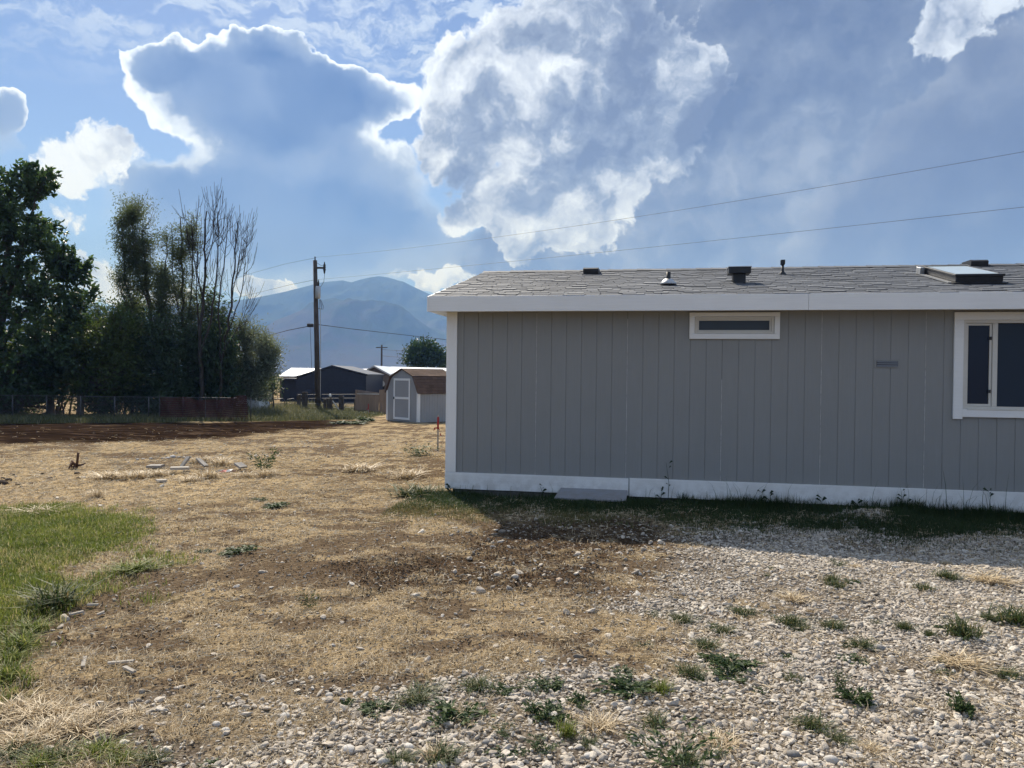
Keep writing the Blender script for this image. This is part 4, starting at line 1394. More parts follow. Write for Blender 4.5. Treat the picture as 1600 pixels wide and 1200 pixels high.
def metal_roof(mb, x0, z0, y0, x1, z1, y1, x2, z2, n):
    pass


def long_house(name, label, px0, px1, y, top_py, eave_py, wall, gable_px=None, depth=8.0):
    h = placed(name, label, "house", (px0 + px1) / 2, y)
    o = Vector(h.location)
    a, c = local(px0, eave_py, y, o), local(px1, eave_py, y, o)
    tz = at((px0 + px1) / 2, top_py, y + depth / 2).z - o.z
    zz = (a[1] + c[1]) / 2
    MB().box((a[0] + .3, 0.4, -.2), (c[0] - .3, depth - .4, zz - .05)).build("wall", wall, h)
    n = int((c[0] - a[0]) / 0.9)
    mid = depth / 2
    for sgn in (0, 1):
        rf = MB()
        y0, y1 = (0.0, mid) if sgn == 0 else (depth, mid)
        rf.add([(a[0], y0, zz), (c[0], y0, zz), (c[0], y1, tz), (a[0], y1, tz), (a[0], y0, zz - .12), (c[0], y0, zz - .12), (c[0], y1, tz - .12), (a[0], y1, tz - .12)],
               [(0, 1, 2, 3), (7, 6, 5, 4), (0, 4, 5, 1), (1, 5, 6, 2), (3, 2, 6, 7), (0, 3, 7, 4)])
        rf.build("roof", M['whitemetal'], h)
    sm = MB()
    for k in range(n + 1):
        x = a[0] + (c[0] - a[0]) * k / n
        sm.add([(x - .02, 0, zz), (x + .02, 0, zz), (x + .02, mid, tz), (x - .02, mid, tz), (x - .02, 0, zz + .045), (x + .02, 0, zz + .045), (x + .02, mid, tz + .045), (x - .02, mid, tz + .045)],
               [(4, 5, 6, 7), (0, 1, 5, 4), (0, 4, 7, 3), (1, 2, 6, 5)])
    q = sm.build("roof_seam", M['whitemetal'], h); q['kind'] = 'stuff'
    return h, o, zz, tz


long_house("metal_roofed_house", "long low building with a white metal roof behind the blue garage", 436, 575, 78.0, 575.5, 588.0, M['tan'], depth=9.0)
# tan house, gable towards us and long white roof to the right
y = 66.0
h = placed("tan_house", "tan gabled house with a long white metal roof behind the grey shed", "house", 640, y)
o = Vector(h.location)
gl, gt, gr = local(562, 583, y, o), local(584, 571, y, o), local(609, 584.5, y, o)
MB().prism([(gl[0] + .15, -.2), (gl[0] + .15, gl[1] - .12), (gt[0], gt[1] - .16), (gr[0] - .1, gr[1] - .12), (gr[0] - .1, -.2)], 0.35, 12.0).build("wall", M['tan'], h)
MB().box((gl[0] + .1, 0.30, gl[1] - .30), (gr[0] - .1, 0.349, gl[1] - .22)).build("trim_board", M['tan'], h)
for (p, q_) in ((gl, gt), (gt, gr)):
    MB().prism([(p[0], p[1] - .14), (q_[0], q_[1] - .14), (q_[0], q_[1]), (p[0], p[1])], 0.0, 0.10).build("rake_board", M['trimtan'], h)
rr_ = local(716, 578, y, o)
for sgn in (-1, 1):
    rf = MB()
    ex = gl if sgn < 0 else gr
    rf.add([(gt[0], .101, gt[1]), (ex[0], .101, ex[1]), (ex[0], 12.2, ex[1]), (gt[0], 12.2, gt[1]), (gt[0], .101, gt[1] - .1), (ex[0], .101, ex[1] - .1), (ex[0], 12.2, ex[1] - .1), (gt[0], 12.2, gt[1] - .1)],
           [(0, 1, 2, 3), (7, 6, 5, 4), (0, 4, 5, 1), (2, 6, 7, 3), (1, 5, 6, 2)])
    rf.build("roof", M['whitemetal'], h)
# the wing to the right with its long roof slope facing us
wx0, wx1 = gr[0] - 1.0, rr_[0]
MB().box((wx0 + .2, 3.0, -.2), (wx1, 11.0, gr[1] - .25)).build("wing_wall", M['tan'], h)
MB().add([(wx0, 2.4, gr[1] - .2), (wx1, 2.4, gr[1] - .2), (wx1, 7.0, gt[1] - .10), (wx0, 7.0, gt[1] - .02), (wx0, 2.4, gr[1] - .3), (wx1, 2.4, gr[1] - .3), (wx1, 7.0, gt[1] - .2), (wx0, 7.0, gt[1] - .12)],
         [(0, 1, 2, 3), (7, 6, 5, 4), (0, 4, 5, 1), (1, 5, 6, 2), (3, 2, 6, 7), (0, 3, 7, 4)]).build("wing_roof", M['whitemetal'], h)
ds = local(596, 600, y, o)
dish = MB().lathe([(0.02, 0.0), (0.14, 0.02), (0.24, 0.06), (0.30, 0.11), (0.29, 0.115), (0.22, 0.075), (0.10, 0.04), (0.02, 0.03)], sides=18)
dk = dish.build("satellite_dish", M['trimtan'], h, True, (ds[0], -0.1, ds[1]))
dk.rotation_euler = (R(70), 0, R(20))
MB().tube([(ds[0], 0.34, ds[1] - .2), (ds[0], -.05, ds[1] - .2), (ds[0], -.1, ds[1])], 0.03, 6).box((ds[0] - .22, .05, ds[1] - .42), (ds[0] + .22, .345, ds[1] - .12)).build("dish_mount", M['black'], h)
# pale little building seen between the bushes
y = 62.0
h = placed("pale_shed", "small pale building half hidden behind the silver-green tree", "shed", 404, y)
o = Vector(h.location)
a, c = local(393, 603, y, o), local(413, 603, y, o)
MB().box((a[0], 0, -.1), (c[0], 2.5, a[1])).build("wall", M['trimtan'], h)
MB().prism([(a[0] - .1, a[1] + .002), (c[0] + .1, a[1] + .002), (c[0] + .1, a[1] + .08), ((a[0] + c[0]) / 2, a[1] + .3), (a[0] - .1, a[1] + .08)], -.1, 2.6).build("roof", M['navy'], h)

# ------------------------------------------------------------------ garden shed with gambrel roof
M['shedwall'] = paint("grey_shed_paint", (0.30, 0.305, 0.31), 0.06, 0.75, True, 0.3)
M['shedtrim'] = paint("shed_trim_paint", (0.74, 0.74, 0.73), 0.04, 0.55, True, 0.25)
C0 = gp(653, 660.5)
SHW_, SHL = 2.36, 2.25
fa = math.atan2(0.71, -0.70)
shed = thing("garden_shed", "small grey barn-style shed with white door trim and brown shingles", "shed", (C0.x, C0.y, C0.z), fa)
# local x: along the front wall from the near corner, local y: to the left of that = away ... the long side runs along -y
SX, SY = SHW_, -SHL
WH, KH, PH = 1.36, 2.03, 2.36
KX = 0.36
gam = [(0, WH), (KX, KH), (SX / 2, PH), (SX - KX, KH), (SX, WH)]


def gam_z(x):
    return float(np.interp(x, [p[0] for p in gam], [p[1] for p in gam]))


for yy, nm in ((0.0, 'front'), (SY, 'back')):
    wl = MB()
    k = 0
    while k * 0.1475 < SX - .01:
        a, c = k * 0.1475 + 0.005, min((k + 1) * 0.1475 - 0.005, SX)
        y0, y1 = (yy - 0.02, yy) if yy == 0 else (yy, yy + 0.02)
        if a < SX / 2 < c:
            wl.prism([(a, 0.0), (c, 0.0), (c, gam_z(c) - .02), (SX / 2, PH - .02), (a, gam_z(a) - .02)], y0, y1)
        else:
            wl.prism([(a, 0.0), (c, 0.0), (c, gam_z(c) - .02), (a, gam_z(a) - .02)], y0, y1)
        k += 1
    q = wl.build("%s_wall" % nm, M['shedwall'], shed); q['kind'] = 'stuff'
    yb0, yb1 = (yy - 0.04, yy - 0.0205) if yy == 0 else (yy + 0.0205, yy + 0.04)
    MB().prism([(0.01, 0.0), (SX - .01, 0.0), (SX - .01, WH - .03)] + [(p[0], p[1] - .03) for p in gam[-2:0:-1]] + [(0.01, WH - .03)], yb0, yb1).build("%s_lining" % nm, M['dark'], shed)
for xx, nm in ((0.0, 'side'), (SX, 'far')):
    wl = MB()
    k = 0
    while k * 0.15 < SHL - .06:
        a, c = -k * 0.15 - 0.045, -min((k + 1) * 0.15 + 0.035, SHL - .042)
        x0, x1 = (xx, xx + .02) if xx == 0 else (xx - .02, xx)
        wl.box((x0, c, 0.0), (x1, a, WH))
        k += 1
    q = wl.build("%s_wall" % nm, M['shedwall'], shed); q['kind'] = 'stuff'
    MB().box((0.0205 if xx == 0 else SX - .04, SY + .045, 0), (.04 if xx == 0 else SX - .0205, -.045, WH)).build("%s_lining" % nm, M['dark'], shed)
# corner boards
for (x0, x1, y0, y1) in ((0.002, 0.085, 0.001, 0.018), (-0.018, -0.001, -0.10, 0.018), (SX - .085, SX - .002, 0.001, 0.018), (SX + .001, SX + .018, -0.1, 0.018), (-0.018, -0.001, SY - .018, SY + .1)):
    MB().box((x0, y0, 0.02), (x1, y1, WH + (0.03 if x0 > 0 else -.03))).build("corner_board", M['shedtrim'], shed)
# roof: courses of brown shingles on each slope
for i in range(4):
    (xa, za), (xb, zb) = gam[i], gam[i + 1]
    ln = math.hypot(xb - xa, zb - za)
    ux, uz = (xb - xa) / ln, (zb - za) / ln
    nx_, nz_ = -uz, ux
    over = 0.10
    s0 = -over if i == 0 else 0.0
    s1 = ln + over if i == 3 else ln
    MB().prism([(xa + ux * s0, za + uz * s0), (xa + ux * s1, za + uz * s1), (xa + ux * s1 + nx_ * .03, za + uz * s1 + nz_ * .03), (xa + ux * s0 + nx_ * .03, za + uz * s0 + nz_ * .03)], SY - .06, .08).build("roof", M['brownshingle'], shed)
    rk = MB(); tn = []
    ss_ = s0
    up = i < 2
    while ss_ < s1 - .02:
        e = min(ss_ + .14, s1)
        lo_, hi_ = (0.045, 0.031) if up else (0.031, 0.045)
        y_ = SY - .065
        while y_ < .08:
            y2 = min(y_ + rs.choice((.2, .26, .33)), .085)
            n0 = rk.n
            rk.prism([(xa + ux * ss_ + nx_ * .0305, za + uz * ss_ + nz_ * .0305), (xa + ux * e + nx_ * .0305, za + uz * e + nz_ * .0305), (xa + ux * e + nx_ * hi_, za + uz * e + nz_ * hi_), (xa + ux * ss_ + nx_ * lo_, za + uz * ss_ + nz_ * lo_)], y_, y2 - .004)
            tn += [rs.random()] * (rk.n - n0)
            y_ = y2
        ss_ = e
    me = mesh_np("shingles", np.concatenate(rk.v), [rk.f[3], rk.f[4]], M['brownshingle'], attrs={'tint': tn})
    bm = bmesh.new(); bm.from_mesh(me); bmesh.ops.recalc_face_normals(bm, faces=bm.faces[:]); bm.to_mesh(me); bm.free()
    q = link("shingle_field", me, shed); q['kind'] = 'stuff'
# door
dx0, dx1, dz0, dz1 = 0.56, 1.80, 0.08, 1.94
dr = MB().box((dx0 + .02, .001, dz0 + .02), (dx1 - .02, .016, dz1 - .02)).build("door", M['shedwall'], shed)
tw = 0.10
zm = 1.05
for (a, c, e, f) in ((dx0, dx1, dz1 - tw, dz1), (dx0, dx1, dz0, dz0 + tw), (dx0, dx0 + tw, dz0 + tw + .001, dz1 - tw - .001), (dx1 - tw, dx1, dz0 + tw + .001, dz1 - tw - .001), (dx0 + tw + .001, dx1 - tw - .001, zm - tw / 2, zm + tw / 2)):
    MB().box((a, .0165, e), (c, .036, f), .003).build("trim_board", M['shedtrim'], dr)
MB().box((dx1 - tw + .02, .0365, zm - .06), (dx1 - .02, .055, zm + .05)).build("latch", M['black'], dr)
MB().box((0.02, SY + .02, -.15), (SX - .02, -.02, -0.001)).build("skid_base", M['block'], shed)

# ------------------------------------------------------------------ utility poles and lines
M['polewood'] = bark("weathered_pole_wood", (0.045, 0.038, 0.034), (0.10, 0.086, 0.076))
M['wire'] = nmat("dark_cable", (0.02, 0.021, 0.024), (0.035, 0.036, 0.04), 5.0, 0.6)
PB = gp(497, 643.5)
PY = PB.y
pole = thing("utility_pole", "tall wooden utility pole with transformer in front of the blue garage", "utility pole", (PB.x, PB.y, gz1(PB.x, PB.y)))
po = Vector(pole.location)


def pl(px, py, dy=0.0):
    return tuple(at(px, py, PY + dy) - po)


k = PY / FPX
b_ = pl(497, 645); t_ = pl(492.3, 407)
MB().tube([(b_[0], 0, -.2), tuple(Vector(b_).lerp(Vector(t_), .5)), t_], [0.165, 0.14, 0.115], 12).build("pole", M['polewood'], pole, True)
MB().tube([pl(492.3, 407), pl(492.2, 401)], 0.035, 8).build("pole_pin", M['wire'], pole)
ar = MB()
ar.box((pl(493, 418.5)[0], -.05, pl(493, 418.5)[2] - .05), (pl(506, 418.5)[0], .05, pl(493, 418.5)[2] + .05))
ar.build("crossarm", M['polewood'], pole)
ins = pl(507, 418)
MB().lathe([(.02, -.36), (.05, -.30), (.06, -.2), (.09, -.1), (.05, -.04), (.10, .02), (.05, .08), (.09, .14), (.04, .2), (.03, .32)], ins, 10).build("insulator", M['wire'], pole, True)
tc_ = pl(497.8, 456.5)
tcan = MB().lathe([(.02, -.40), (.13, -.38), (.145, -.34), (.145, .26), (.125, .33), (.03, .35)], (tc_[0], -.12, tc_[2]), 16).build("transformer", M['metal'], pole, True)
MB().lathe([(.03, .34), (.06, .40), (.035, .46), (.06, .52), (.035, .58), (.02, .72)], (tc_[0] + .02, -.12, tc_[2]), 8).build("bushing", M['wire'], tcan, True)
sp = pl(485.5, 508.5)
MB().box((sp[0] - .20, -.12, sp[2] - .10), (sp[0] + .16, .10, sp[2] + .10), .04).build("splice_box", M['wire'], pole)
lw = MB()
lw.tube([pl(507.5, 426), pl(506, 440), pl(502, 447), pl(498.5, 449)], 0.012, 5)
lw.tube([pl(493, 409), pl(500, 414), pl(506, 416)], 0.012, 5)
lw.build("jumper_wire", M['wire'], pole); pole.children[-1]['kind'] = 'stuff'
lw = MB()
for dx in (0, 2.5, 5):
    lw.tube([pl(499 + dx * .4, 468), pl(500 + dx, 478), pl(499 + dx * 1.2, 483), pl(495.5, 482)], 0.014, 5)
lw.build("service_loop", M['wire'], pole); pole.children[-1]['kind'] = 'stuff'
MB().tube([pl(484.5, 510), pl(486.5, 560), pl(489, 640)], 0.010, 5).build("guy_wire", M['wire'], pole)
MB().tube([pl(500.2, 480), pl(501, 560), pl(500, 642)], 0.022, 5).build("riser_conduit", M['metal'], pole)

p2 = placed("utility_pole", "distant slim utility pole above the tan house", "utility pole", 596, 125.0)
o2 = Vector(p2.location)
q0, q1 = at(596, 585, 125.0) - o2, at(596.5, 539, 125.0) - o2
MB().tube([(q0.x, 0, -.2), tuple(q0), tuple(q1)], [.19, .17, .14], 8).build("pole", M['polewood'], p2, True)
MB().box((q1.x - .95, -.06, q1.z - .50), (q1.x + .95, .06, q1.z - .36)).build("crossarm", M['polewood'], p2)


def wire(name, label, pts, rad=0.010, group="overhead lines"):
    pts = [Vector(p) for p in pts]
    c = pts[0]
    me = MB().tube([p - c for p in pts], rad, 5)
    return tag(me.build(name, M['wire'], None, True, c), label, "cable", group)


def span(a, px1, py1, px2, py2, end, n=40):
    """a hanging line from a over plan point end that passes two pixels of the photograph"""
    a = Vector(a)
    ts, zs = [], []
    for px, py in ((px1, py1), (px2, py2)):
        d = ray(px, py)
        # intersect the vertical plane through a and end
        ex, ey = end[0] - a.x, end[1] - a.y
        den = d.x * ey - d.y * ex
        s = (a.x * ey - a.y * ex) / den
        X, Y = d.x * s, d.y * s
        ts.append(((X - a.x) * ex + (Y - a.y) * ey) / (ex * ex + ey * ey))
        zs.append(CAMH + d.z * s)
    t1, t2 = ts
    A_ = np.array([[t1, t1 * t1], [t2, t2 * t2]])
    b1, c1 = np.linalg.solve(A_, np.array([zs[0] - a.z, zs[1] - a.z]))
    return [(a.x + (end[0] - a.x) * t, a.y + (end[1] - a.y) * t, a.z + b1 * t + c1 * t * t) for t in np.linspace(0, 1, n)]


wire("power_line", "upper power line from the pole top across the sky to the right", span(at(493, 402, PY), 1000, 338, 1600, 237, (18.0, 14.0)), 0.0055)
wire("power_line", "lower power line from the pole crossing just above the roof", span(at(494, 437, PY), 1000, 388, 1600, 323.5, (18.5, 14.0)), 0.0055)
wire("power_line", "upper line running left from the pole top toward the dead trees", [at(492, 403, PY), at(445, 412.5, PY + 8), at(400, 425, PY + 16), at(330, 446, PY + 30), at(180, 500, PY + 70)], 0.008)
wire("power_line", "lower line running left from the pole below the upper one", [at(493, 437, PY), at(455, 444.5, PY + 8), at(400, 458, PY + 18), at(330, 474, PY + 32)], 0.010)
wire("phone_cable", "thick phone cable running left from the splice on the pole", [at(486, 509, PY), at(450, 516, PY + 5), at(415, 525.5, PY + 10), at(360, 541, PY + 20), at(300, 556, PY + 34)], 0.020)
wire("phone_cable", "thick phone cable running right from the pole behind the mobile home", [at(496, 507, PY), at(550, 514, PY + 3), at(620, 522, PY + 7), at(700, 531, PY + 12), at(790, 541, PY + 20)], 0.018)
wire("power_line", "upper distant line right of the far pole in front of the round tree", [at(597, 546, 125.0), at(650, 550, 122.0), at(700, 553, 120.0), at(800, 558, 115.0)], 0.028)
wire("power_line", "lower distant line right of the far pole in front of the round tree", [at(597, 556, 125.0), at(650, 560.5, 122.0), at(700, 564, 120.0), at(800, 571, 115.0)], 0.028)

# ------------------------------------------------------------------ fences by the trees and the pole
M['galv'] = nmat("dull_fence_pipe", (0.07, 0.072, 0.075), (0.12, 0.12, 0.12), 8.0, 0.55, 0.1, metallic=0.5)
M['orange'] = nmat("faded_orange_plastic", (0.052, 0.016, 0.013), (0.08, 0.022, 0.016), 4.0, 0.6)
FY = 33.2
f0, f1 = at(-140, 640, FY).x, at(392, 640, FY).x
cf = thing("chain_link_fence", "rusty grey chain-link fence along the foot of the trees", "fence", (f0, FY, -0.5))


_fx = np.linspace(-1, 40, 400)
_fzt = ground_z(f0 + _fx, np.full(400, FY)) + 0.5


def fz(x):
    return float(np.interp(x, _fx, _fzt))


FL = f1 - f0
npost = 11
for i in range(npost):
    x = FL * i / (npost - 1)
    MB().tube([(x, 0, fz(x) - .1), (x, 0, fz(x) + 1.02)], .024, 8).build("post", M['galv'], cf, True)
MB().tube([(FL * i / 20, 0, fz(FL * i / 20) + 1.0) for i in range(21)], .014, 6).build("top_rail", M['galv'], cf, True)
mesh = MB()
n = int(FL / 0.13)
for i in range(-8, n):
    for sg in (1, -1):
        x0 = i * .13 if sg > 0 else i * .13 + .98
        x1 = x0 + sg * .98
        a_, c_ = max(min(x0, x1), 0), min(max(x0, x1), FL)
        if a_ >= c_:
            continue
        za, zc = .02 + (a_ - x0) * sg * 1.0, .02 + (c_ - x0) * sg * 1.0
        mesh.add([(a_, -.002, fz(a_) + za), (c_, -.002, fz(c_) + zc), (c_, .002, fz(c_) + zc + .006), (a_, .002, fz(a_) + za + .006)], [(0, 1, 2, 3)])
q = mesh.build("wire_mesh", M['galv'], cf); q['kind'] = 'stuff'

of = thing("safety_fence", "sagging dark orange plastic mesh fence in the shade under the dead trees", "fence", (at(250, 640, 32.9).x, 32.9, -0.5))
ox_ = of.location.x
W_ = at(388, 640, 32.9).x - ox_
_ot = ground_z(ox_ + _fx, np.full(400, 32.9)) + 0.5


def sheet(u, v):
    x = u * W_
    sag = 0.10 * math.sin(u * 9) + 0.05 * math.sin(u * 23 + 1)
    lift = 0.16 * sstep(u, .82, .97)
    return (x, 0.06 * math.sin(u * 31 + v * 3) - .3 * float(sstep(u, .8, 1)) * v, float(np.interp(x, _fx, _ot)) + v * (0.92 + sag * .6 + float(lift)) + .02)


net = MB()
NU, NV = 110, 12
for j in range(NV + 1):
    for i in range(NU):
        v0, v1 = j / NV - .014, j / NV + .014
        net.add([sheet(i / NU, v0), sheet((i + 1) / NU, v0), sheet((i + 1) / NU, v1), sheet(i / NU, v1)], [(0, 1, 2, 3)])
for i in range(NU + 1):
    u0, u1 = i / NU - .0022, i / NU + .0022
    for j in range(NV):
        net.add([tuple(np.add(sheet(u0, j / NV), (0, .003, 0))), tuple(np.add(sheet(u1, j / NV), (0, .003, 0))), tuple(np.add(sheet(u1, (j + 1) / NV), (0, .003, 0))), tuple(np.add(sheet(u0, (j + 1) / NV), (0, .003, 0)))], [(0, 1, 2, 3)])
q = net.build("plastic_mesh", M['orange'], of); q['kind'] = 'stuff'
for u in (0.0, .52, .97):
    p = sheet(u, 0)
    MB().tube([(p[0], -.05, p[2] - .1), (p[0], -.05, p[2] + 1.12)], .014, 6).build("stake", M['galv'], of)

# pole-side wire fence of old timbers
wf = thing("wire_fence", "old wire fence with dark timber posts beside the utility pole", "fence", (at(500, 640, 43.5).x, 43.5, gz1(-11, 43.5)))
wo = Vector(wf.location)
kk = 43.5 / FPX
for (a, c, tp, m_) in ((464, 469, 616, 'bark'), (472, 480, 612.5, 'polewood'), (505.5, 509.5, 624, 'bark'), (511, 519, 622, 'bark'), (529.5, 537, 618.5, 'polewood'), (553.5, 555.5, 624, 'bark')):
    zt = at((a + c) / 2, tp, 43.5).z - wo.z
    xa, xc = at(a, 640, 43.5).x - wo.x, at(c, 640, 43.5).x - wo.x
    MB().box((xa, -.10, -.3), (xc, .10, zt), .015).build("post", M[m_], wf)
a, c = at(519.5, 626, 43.3) - wo, at(531, 642, 43.3) - wo
MB().tube([tuple(a), tuple(c)], .035, 6).build("brace", M['trimtan'], wf)
for py in (616.5, 622.5, 630.5, 637):
    a, c = at(466, py, 43.38) - wo, at(556, py - .5, 43.38) - wo
    MB().tube([tuple(a), tuple(c)], .010, 4).build("wire", M['galv'], wf)
ins_ = at(516, 618.5, 43.4) - wo
MB().lathe([(.05, -.06), (.08, 0), (.06, .09), (.02, .12)], tuple(ins_), 8).build("white_insulator", M['white'], wf)
gt_ = thing("pipe_gate", "low grey pipe gate between the silver-green tree and the pole", "gate", (at(440, 640, 43.0).x, 43.0, gz1(-13, 43.0)))
go = Vector(gt_.location)
for (a, c) in ((409, 421.5), (424.5, 444.5), (447, 461)):
    P0, P1 = at(a, 624, 43.0) - go, at(c, 622.8, 43.0) - go
    MB().tube([(P0.x, 0, .12), (P0.x, 0, P0.z - .08), (P0.x + .08, 0, P0.z), (P1.x - .08, 0, P1.z), (P1.x, 0, P1.z - .08), (P1.x, 0, .12)], .022, 6).tube([(P0.x, 0, .5), (P1.x, 0, .5)], .016, 6).tube([(P0.x, 0, .25), (P1.x, 0, .25)], .016, 6).build("gate_panel", M['galv'], gt_, True)

tf_ = thing("board_fence", "tan board fence section left of the grey shed", "fence", (at(578, 640, 43.2).x, 43.2, gz1(-8, 43.2)))
to = Vector(tf_.location)
x0, x1, x2 = at(557.5, 640, 43.2).x - to.x, at(592, 640, 43.2).x - to.x, at(604, 640, 43.2).x - to.x
zt1, zt2 = at(575, 616.5, 43.2).z - to.z, at(596, 609, 43.2).z - to.z
nb = 7
for i in range(nb):
    a = x0 + (x1 - x0) * i / nb
    MB().box((a + .002, -.012, -.05), (a + (x1 - x0) / nb - .002, .012, zt1 + rs.uniform(-.01, .01))).build("board", M['tanwood'], tf_)
for i in range(2):
    a = x1 + (x2 - x1) * i / 2
    MB().box((a + .004, .05, -.05), (a + (x2 - x1) / 2 - .004, .075, zt2)).build("board", M['tanwood'], tf_)
MB().box((x0, -.04, zt1 + .012), (x1, .04, zt1 + .055)).build("cap_rail", M['trimtan'], tf_)
MB().prism([(x0, zt1 + .06), (x1, zt1 + .06), (x1, zt1 + .10), (x0, zt1 + .26)], .08, .11).build("back_panel", M['tan'], tf_)
MB().box((x0 - .09, -.05, -.1), (x0 - .01, .05, at(556, 609, 43.2).z - to.z)).build("post", M['tanwood'], tf_)

# pale car, its bonnet and windscreen showing past the end of the orange mesh
car = thing("parked_car", "pale parked car mostly hidden behind the shrubs and orange fence", "car", (at(352, 640, 40.0).x, 40.0, gz1(-14, 40)))
M['carpaint'] = nmat("pale_car_paint", (0.45, 0.46, 0.47), (0.5, 0.51, 0.52), 2.0, 0.3, 0.02, spec=0.6)
cl = 2.05
body = [(-cl, .28), (cl, .28), (cl + .06, .5), (cl - .02, .72), (cl - .75, .86), (cl - 1.5, .9), (-cl + .6, .92), (-cl, .86), (-cl - .05, .5)]
bm = bmesh.new()
MB().prism(body, -.82, .82).build("body", M['carpaint'], car)
cab = [(-cl + .35, .925), (-cl + .75, 1.34), (.35, 1.40), (1.05, .905)]
MB().prism(cab, -.66, .66).build("window_band", M['glass'], car)
MB().prism([(-cl + .72, 1.345), (.34, 1.405), (.30, 1.45), (-cl + .85, 1.40)], -.64, .64).build("car_roof", M['carpaint'], car)
for x in (-1.3, 1.3):
    for y_ in (-.83, .83):
        w_ = MB().lathe([(.05, -.1), (.28, -.1), (.31, -.06), (.31, .06), (.28, .1), (.05, .1)], sides=18).build("wheel", M['black'], car, True, (x, y_, .31))
        w_.rotation_euler = (R(90), 0, 0)


# ------------------------------------------------------------------ gravel: thousands of stones, drawn by geometry nodes from points
def stone_nodes(name, mat, nvar=7, flat=0.55):
    g = bpy.data.node_groups.new(name, 'GeometryNodeTree')
    g.interface.new_socket("Geometry", in_out='INPUT', socket_type='NodeSocketGeometry')
    g.interface.new_socket("Geometry", in_out='OUTPUT', socket_type='NodeSocketGeometry')
    b = NT(g)
    gi, go = b.n('NodeGroupInput'), b.n('NodeGroupOutput')
    join = b.n('GeometryNodeJoinGeometry')
    rr = random.Random(3)
    for k in range(nvar):
        ico = b.n('GeometryNodeMeshIcoSphere', {'Radius': 0.5, 'Subdivisions': 3})
        pos = b.n('GeometryNodeInputPosition')
        nz = b.n('ShaderNodeTexNoise', {'Vector': b.v('ADD', pos.outputs[0], (k * 7.3, k * 3.1, k * 1.7)), 'Scale': 1.3, 'Detail': 1.5})
        d = b.v('SUBTRACT', nz.outputs[1], (0.5, 0.5, 0.5))
        sp = b.n('GeometryNodeSetPosition', {'Geometry': ico.outputs[0], 'Offset': b.scale(d, 0.75)})
        tr = b.n('GeometryNodeTransform', {'Geometry': sp.outputs[0], 'Scale': (1.0, rr.uniform(0.62, 0.9), rr.uniform(flat - .1, flat + .15))})
        sm = b.n('GeometryNodeSetShadeSmooth', {'Geometry': tr.outputs[0]})
        g2i = b.n('GeometryNodeGeometryToInstance', {0: sm.outputs[0]})
        g.links.new(g2i.outputs[0], join.inputs[0])

    def attr(nm, typ):
        return b.n('GeometryNodeInputNamedAttribute', {'Name': nm}, data_type=typ).outputs[0]
    iop = b.n('GeometryNodeInstanceOnPoints', {'Points': gi.outputs[0], 'Instance': join.outputs[0], 'Pick Instance': True,
                                               'Instance Index': attr('pick', 'INT'), 'Scale': attr('size', 'FLOAT_VECTOR')})
    e2r = b.n('FunctionNodeEulerToRotation', {0: attr('rot', 'FLOAT_VECTOR')})
    g.links.new(e2r.outputs[0], iop.inputs['Rotation'])
    st = b.n('GeometryNodeStoreNamedAttribute', {'Geometry': iop.outputs[0], 'Name': 'tint', 'Value': attr('shade', 'FLOAT')}, data_type='FLOAT', domain='INSTANCE')
    sm_ = b.n('GeometryNodeSetMaterial', {'Geometry': st.outputs[0], 'Material': mat})
    g.links.new(sm_.outputs[0], go.inputs[0])
    return g


def stone_mat(name):
    m, b = material(name)
    a = b.n('ShaderNodeAttribute', attribute_name='tint', attribute_type='INSTANCER')
    tc = b.n('ShaderNodeTexCoord')
    f = b.noise(tc.outputs['Object'], 3.0, 4.0, 0.6)
    c = b.ramp(a.outputs['Fac'], [(0.0, (0.14, 0.122, 0.102)), (0.18, (0.24, 0.208, 0.17)), (0.42, (0.365, 0.318, 0.262)), (0.7, (0.45, 0.40, 0.335)), (0.9, (0.58, 0.535, 0.465)), (1.0, (0.40, 0.29, 0.20))])
    c = b.scale(c, b.lin(f, 0.3, 0.7, 0.8, 1.15))
    finish(b, c, 0.8, f, 0.25, 0.2, spec=0.25)
    return m


M['stone'] = stone_mat("river_stone")
SN = stone_nodes("stones", M['stone'])


def stones(name, label, x, y, size, r, sink=0.18):
    n = len(x)
    z = ground_z(x, y) + size * (0.26 - sink)
    me = bpy.data.meshes.new(name)
    me.vertices.add(n)
    me.vertices.foreach_set('co', np.stack([x, y, z], 1).astype(np.float32).ravel())
    rot = np.stack([r.normal(size=n) * 0.28, r.normal(size=n) * 0.28, r.uniform(0, 6.283, n)], 1)
    sz = size[:, None] * np.stack([r.uniform(0.85, 1.3, n), r.uniform(0.8, 1.1, n), r.uniform(0.7, 1.1, n)], 1)
    for k, typ, v in (('rot', 'FLOAT_VECTOR', rot), ('size', 'FLOAT_VECTOR', sz)):
        me.attributes.new(k, typ, 'POINT').data.foreach_set('vector', v.astype(np.float32).ravel())
    me.attributes.new('shade', 'FLOAT', 'POINT').data.foreach_set('value', np.clip(r.beta(2.2, 1.9, n), 0, 1).astype(np.float32))
    me.attributes.new('pick', 'INT', 'POINT').data.foreach_set('value', r.integers(0, 7, n).astype(np.int32))
    me.materials.append(M['stone'])
    o = link(name, me)
    md = o.modifiers.new("stones", 'NODES')
    md.node_group = SN
    return tag(o, label, kind='stuff')


def in_house(x, y, m=0.02):
    s, o = house_s(x, y)
    return (o > -m) & (s > -1.3)


def jitter_grid(x0, x1, y0, y1, step, r):
    X, Y = np.meshgrid(np.arange(x0, x1, step), np.arange(y0, y1, step))
    X, Y = X.ravel(), Y.ravel()
    return X + r.uniform(-.5, .5, X.size) * step, Y + r.uniform(-.5, .5, X.size) * step


rg = np.random.default_rng(101)


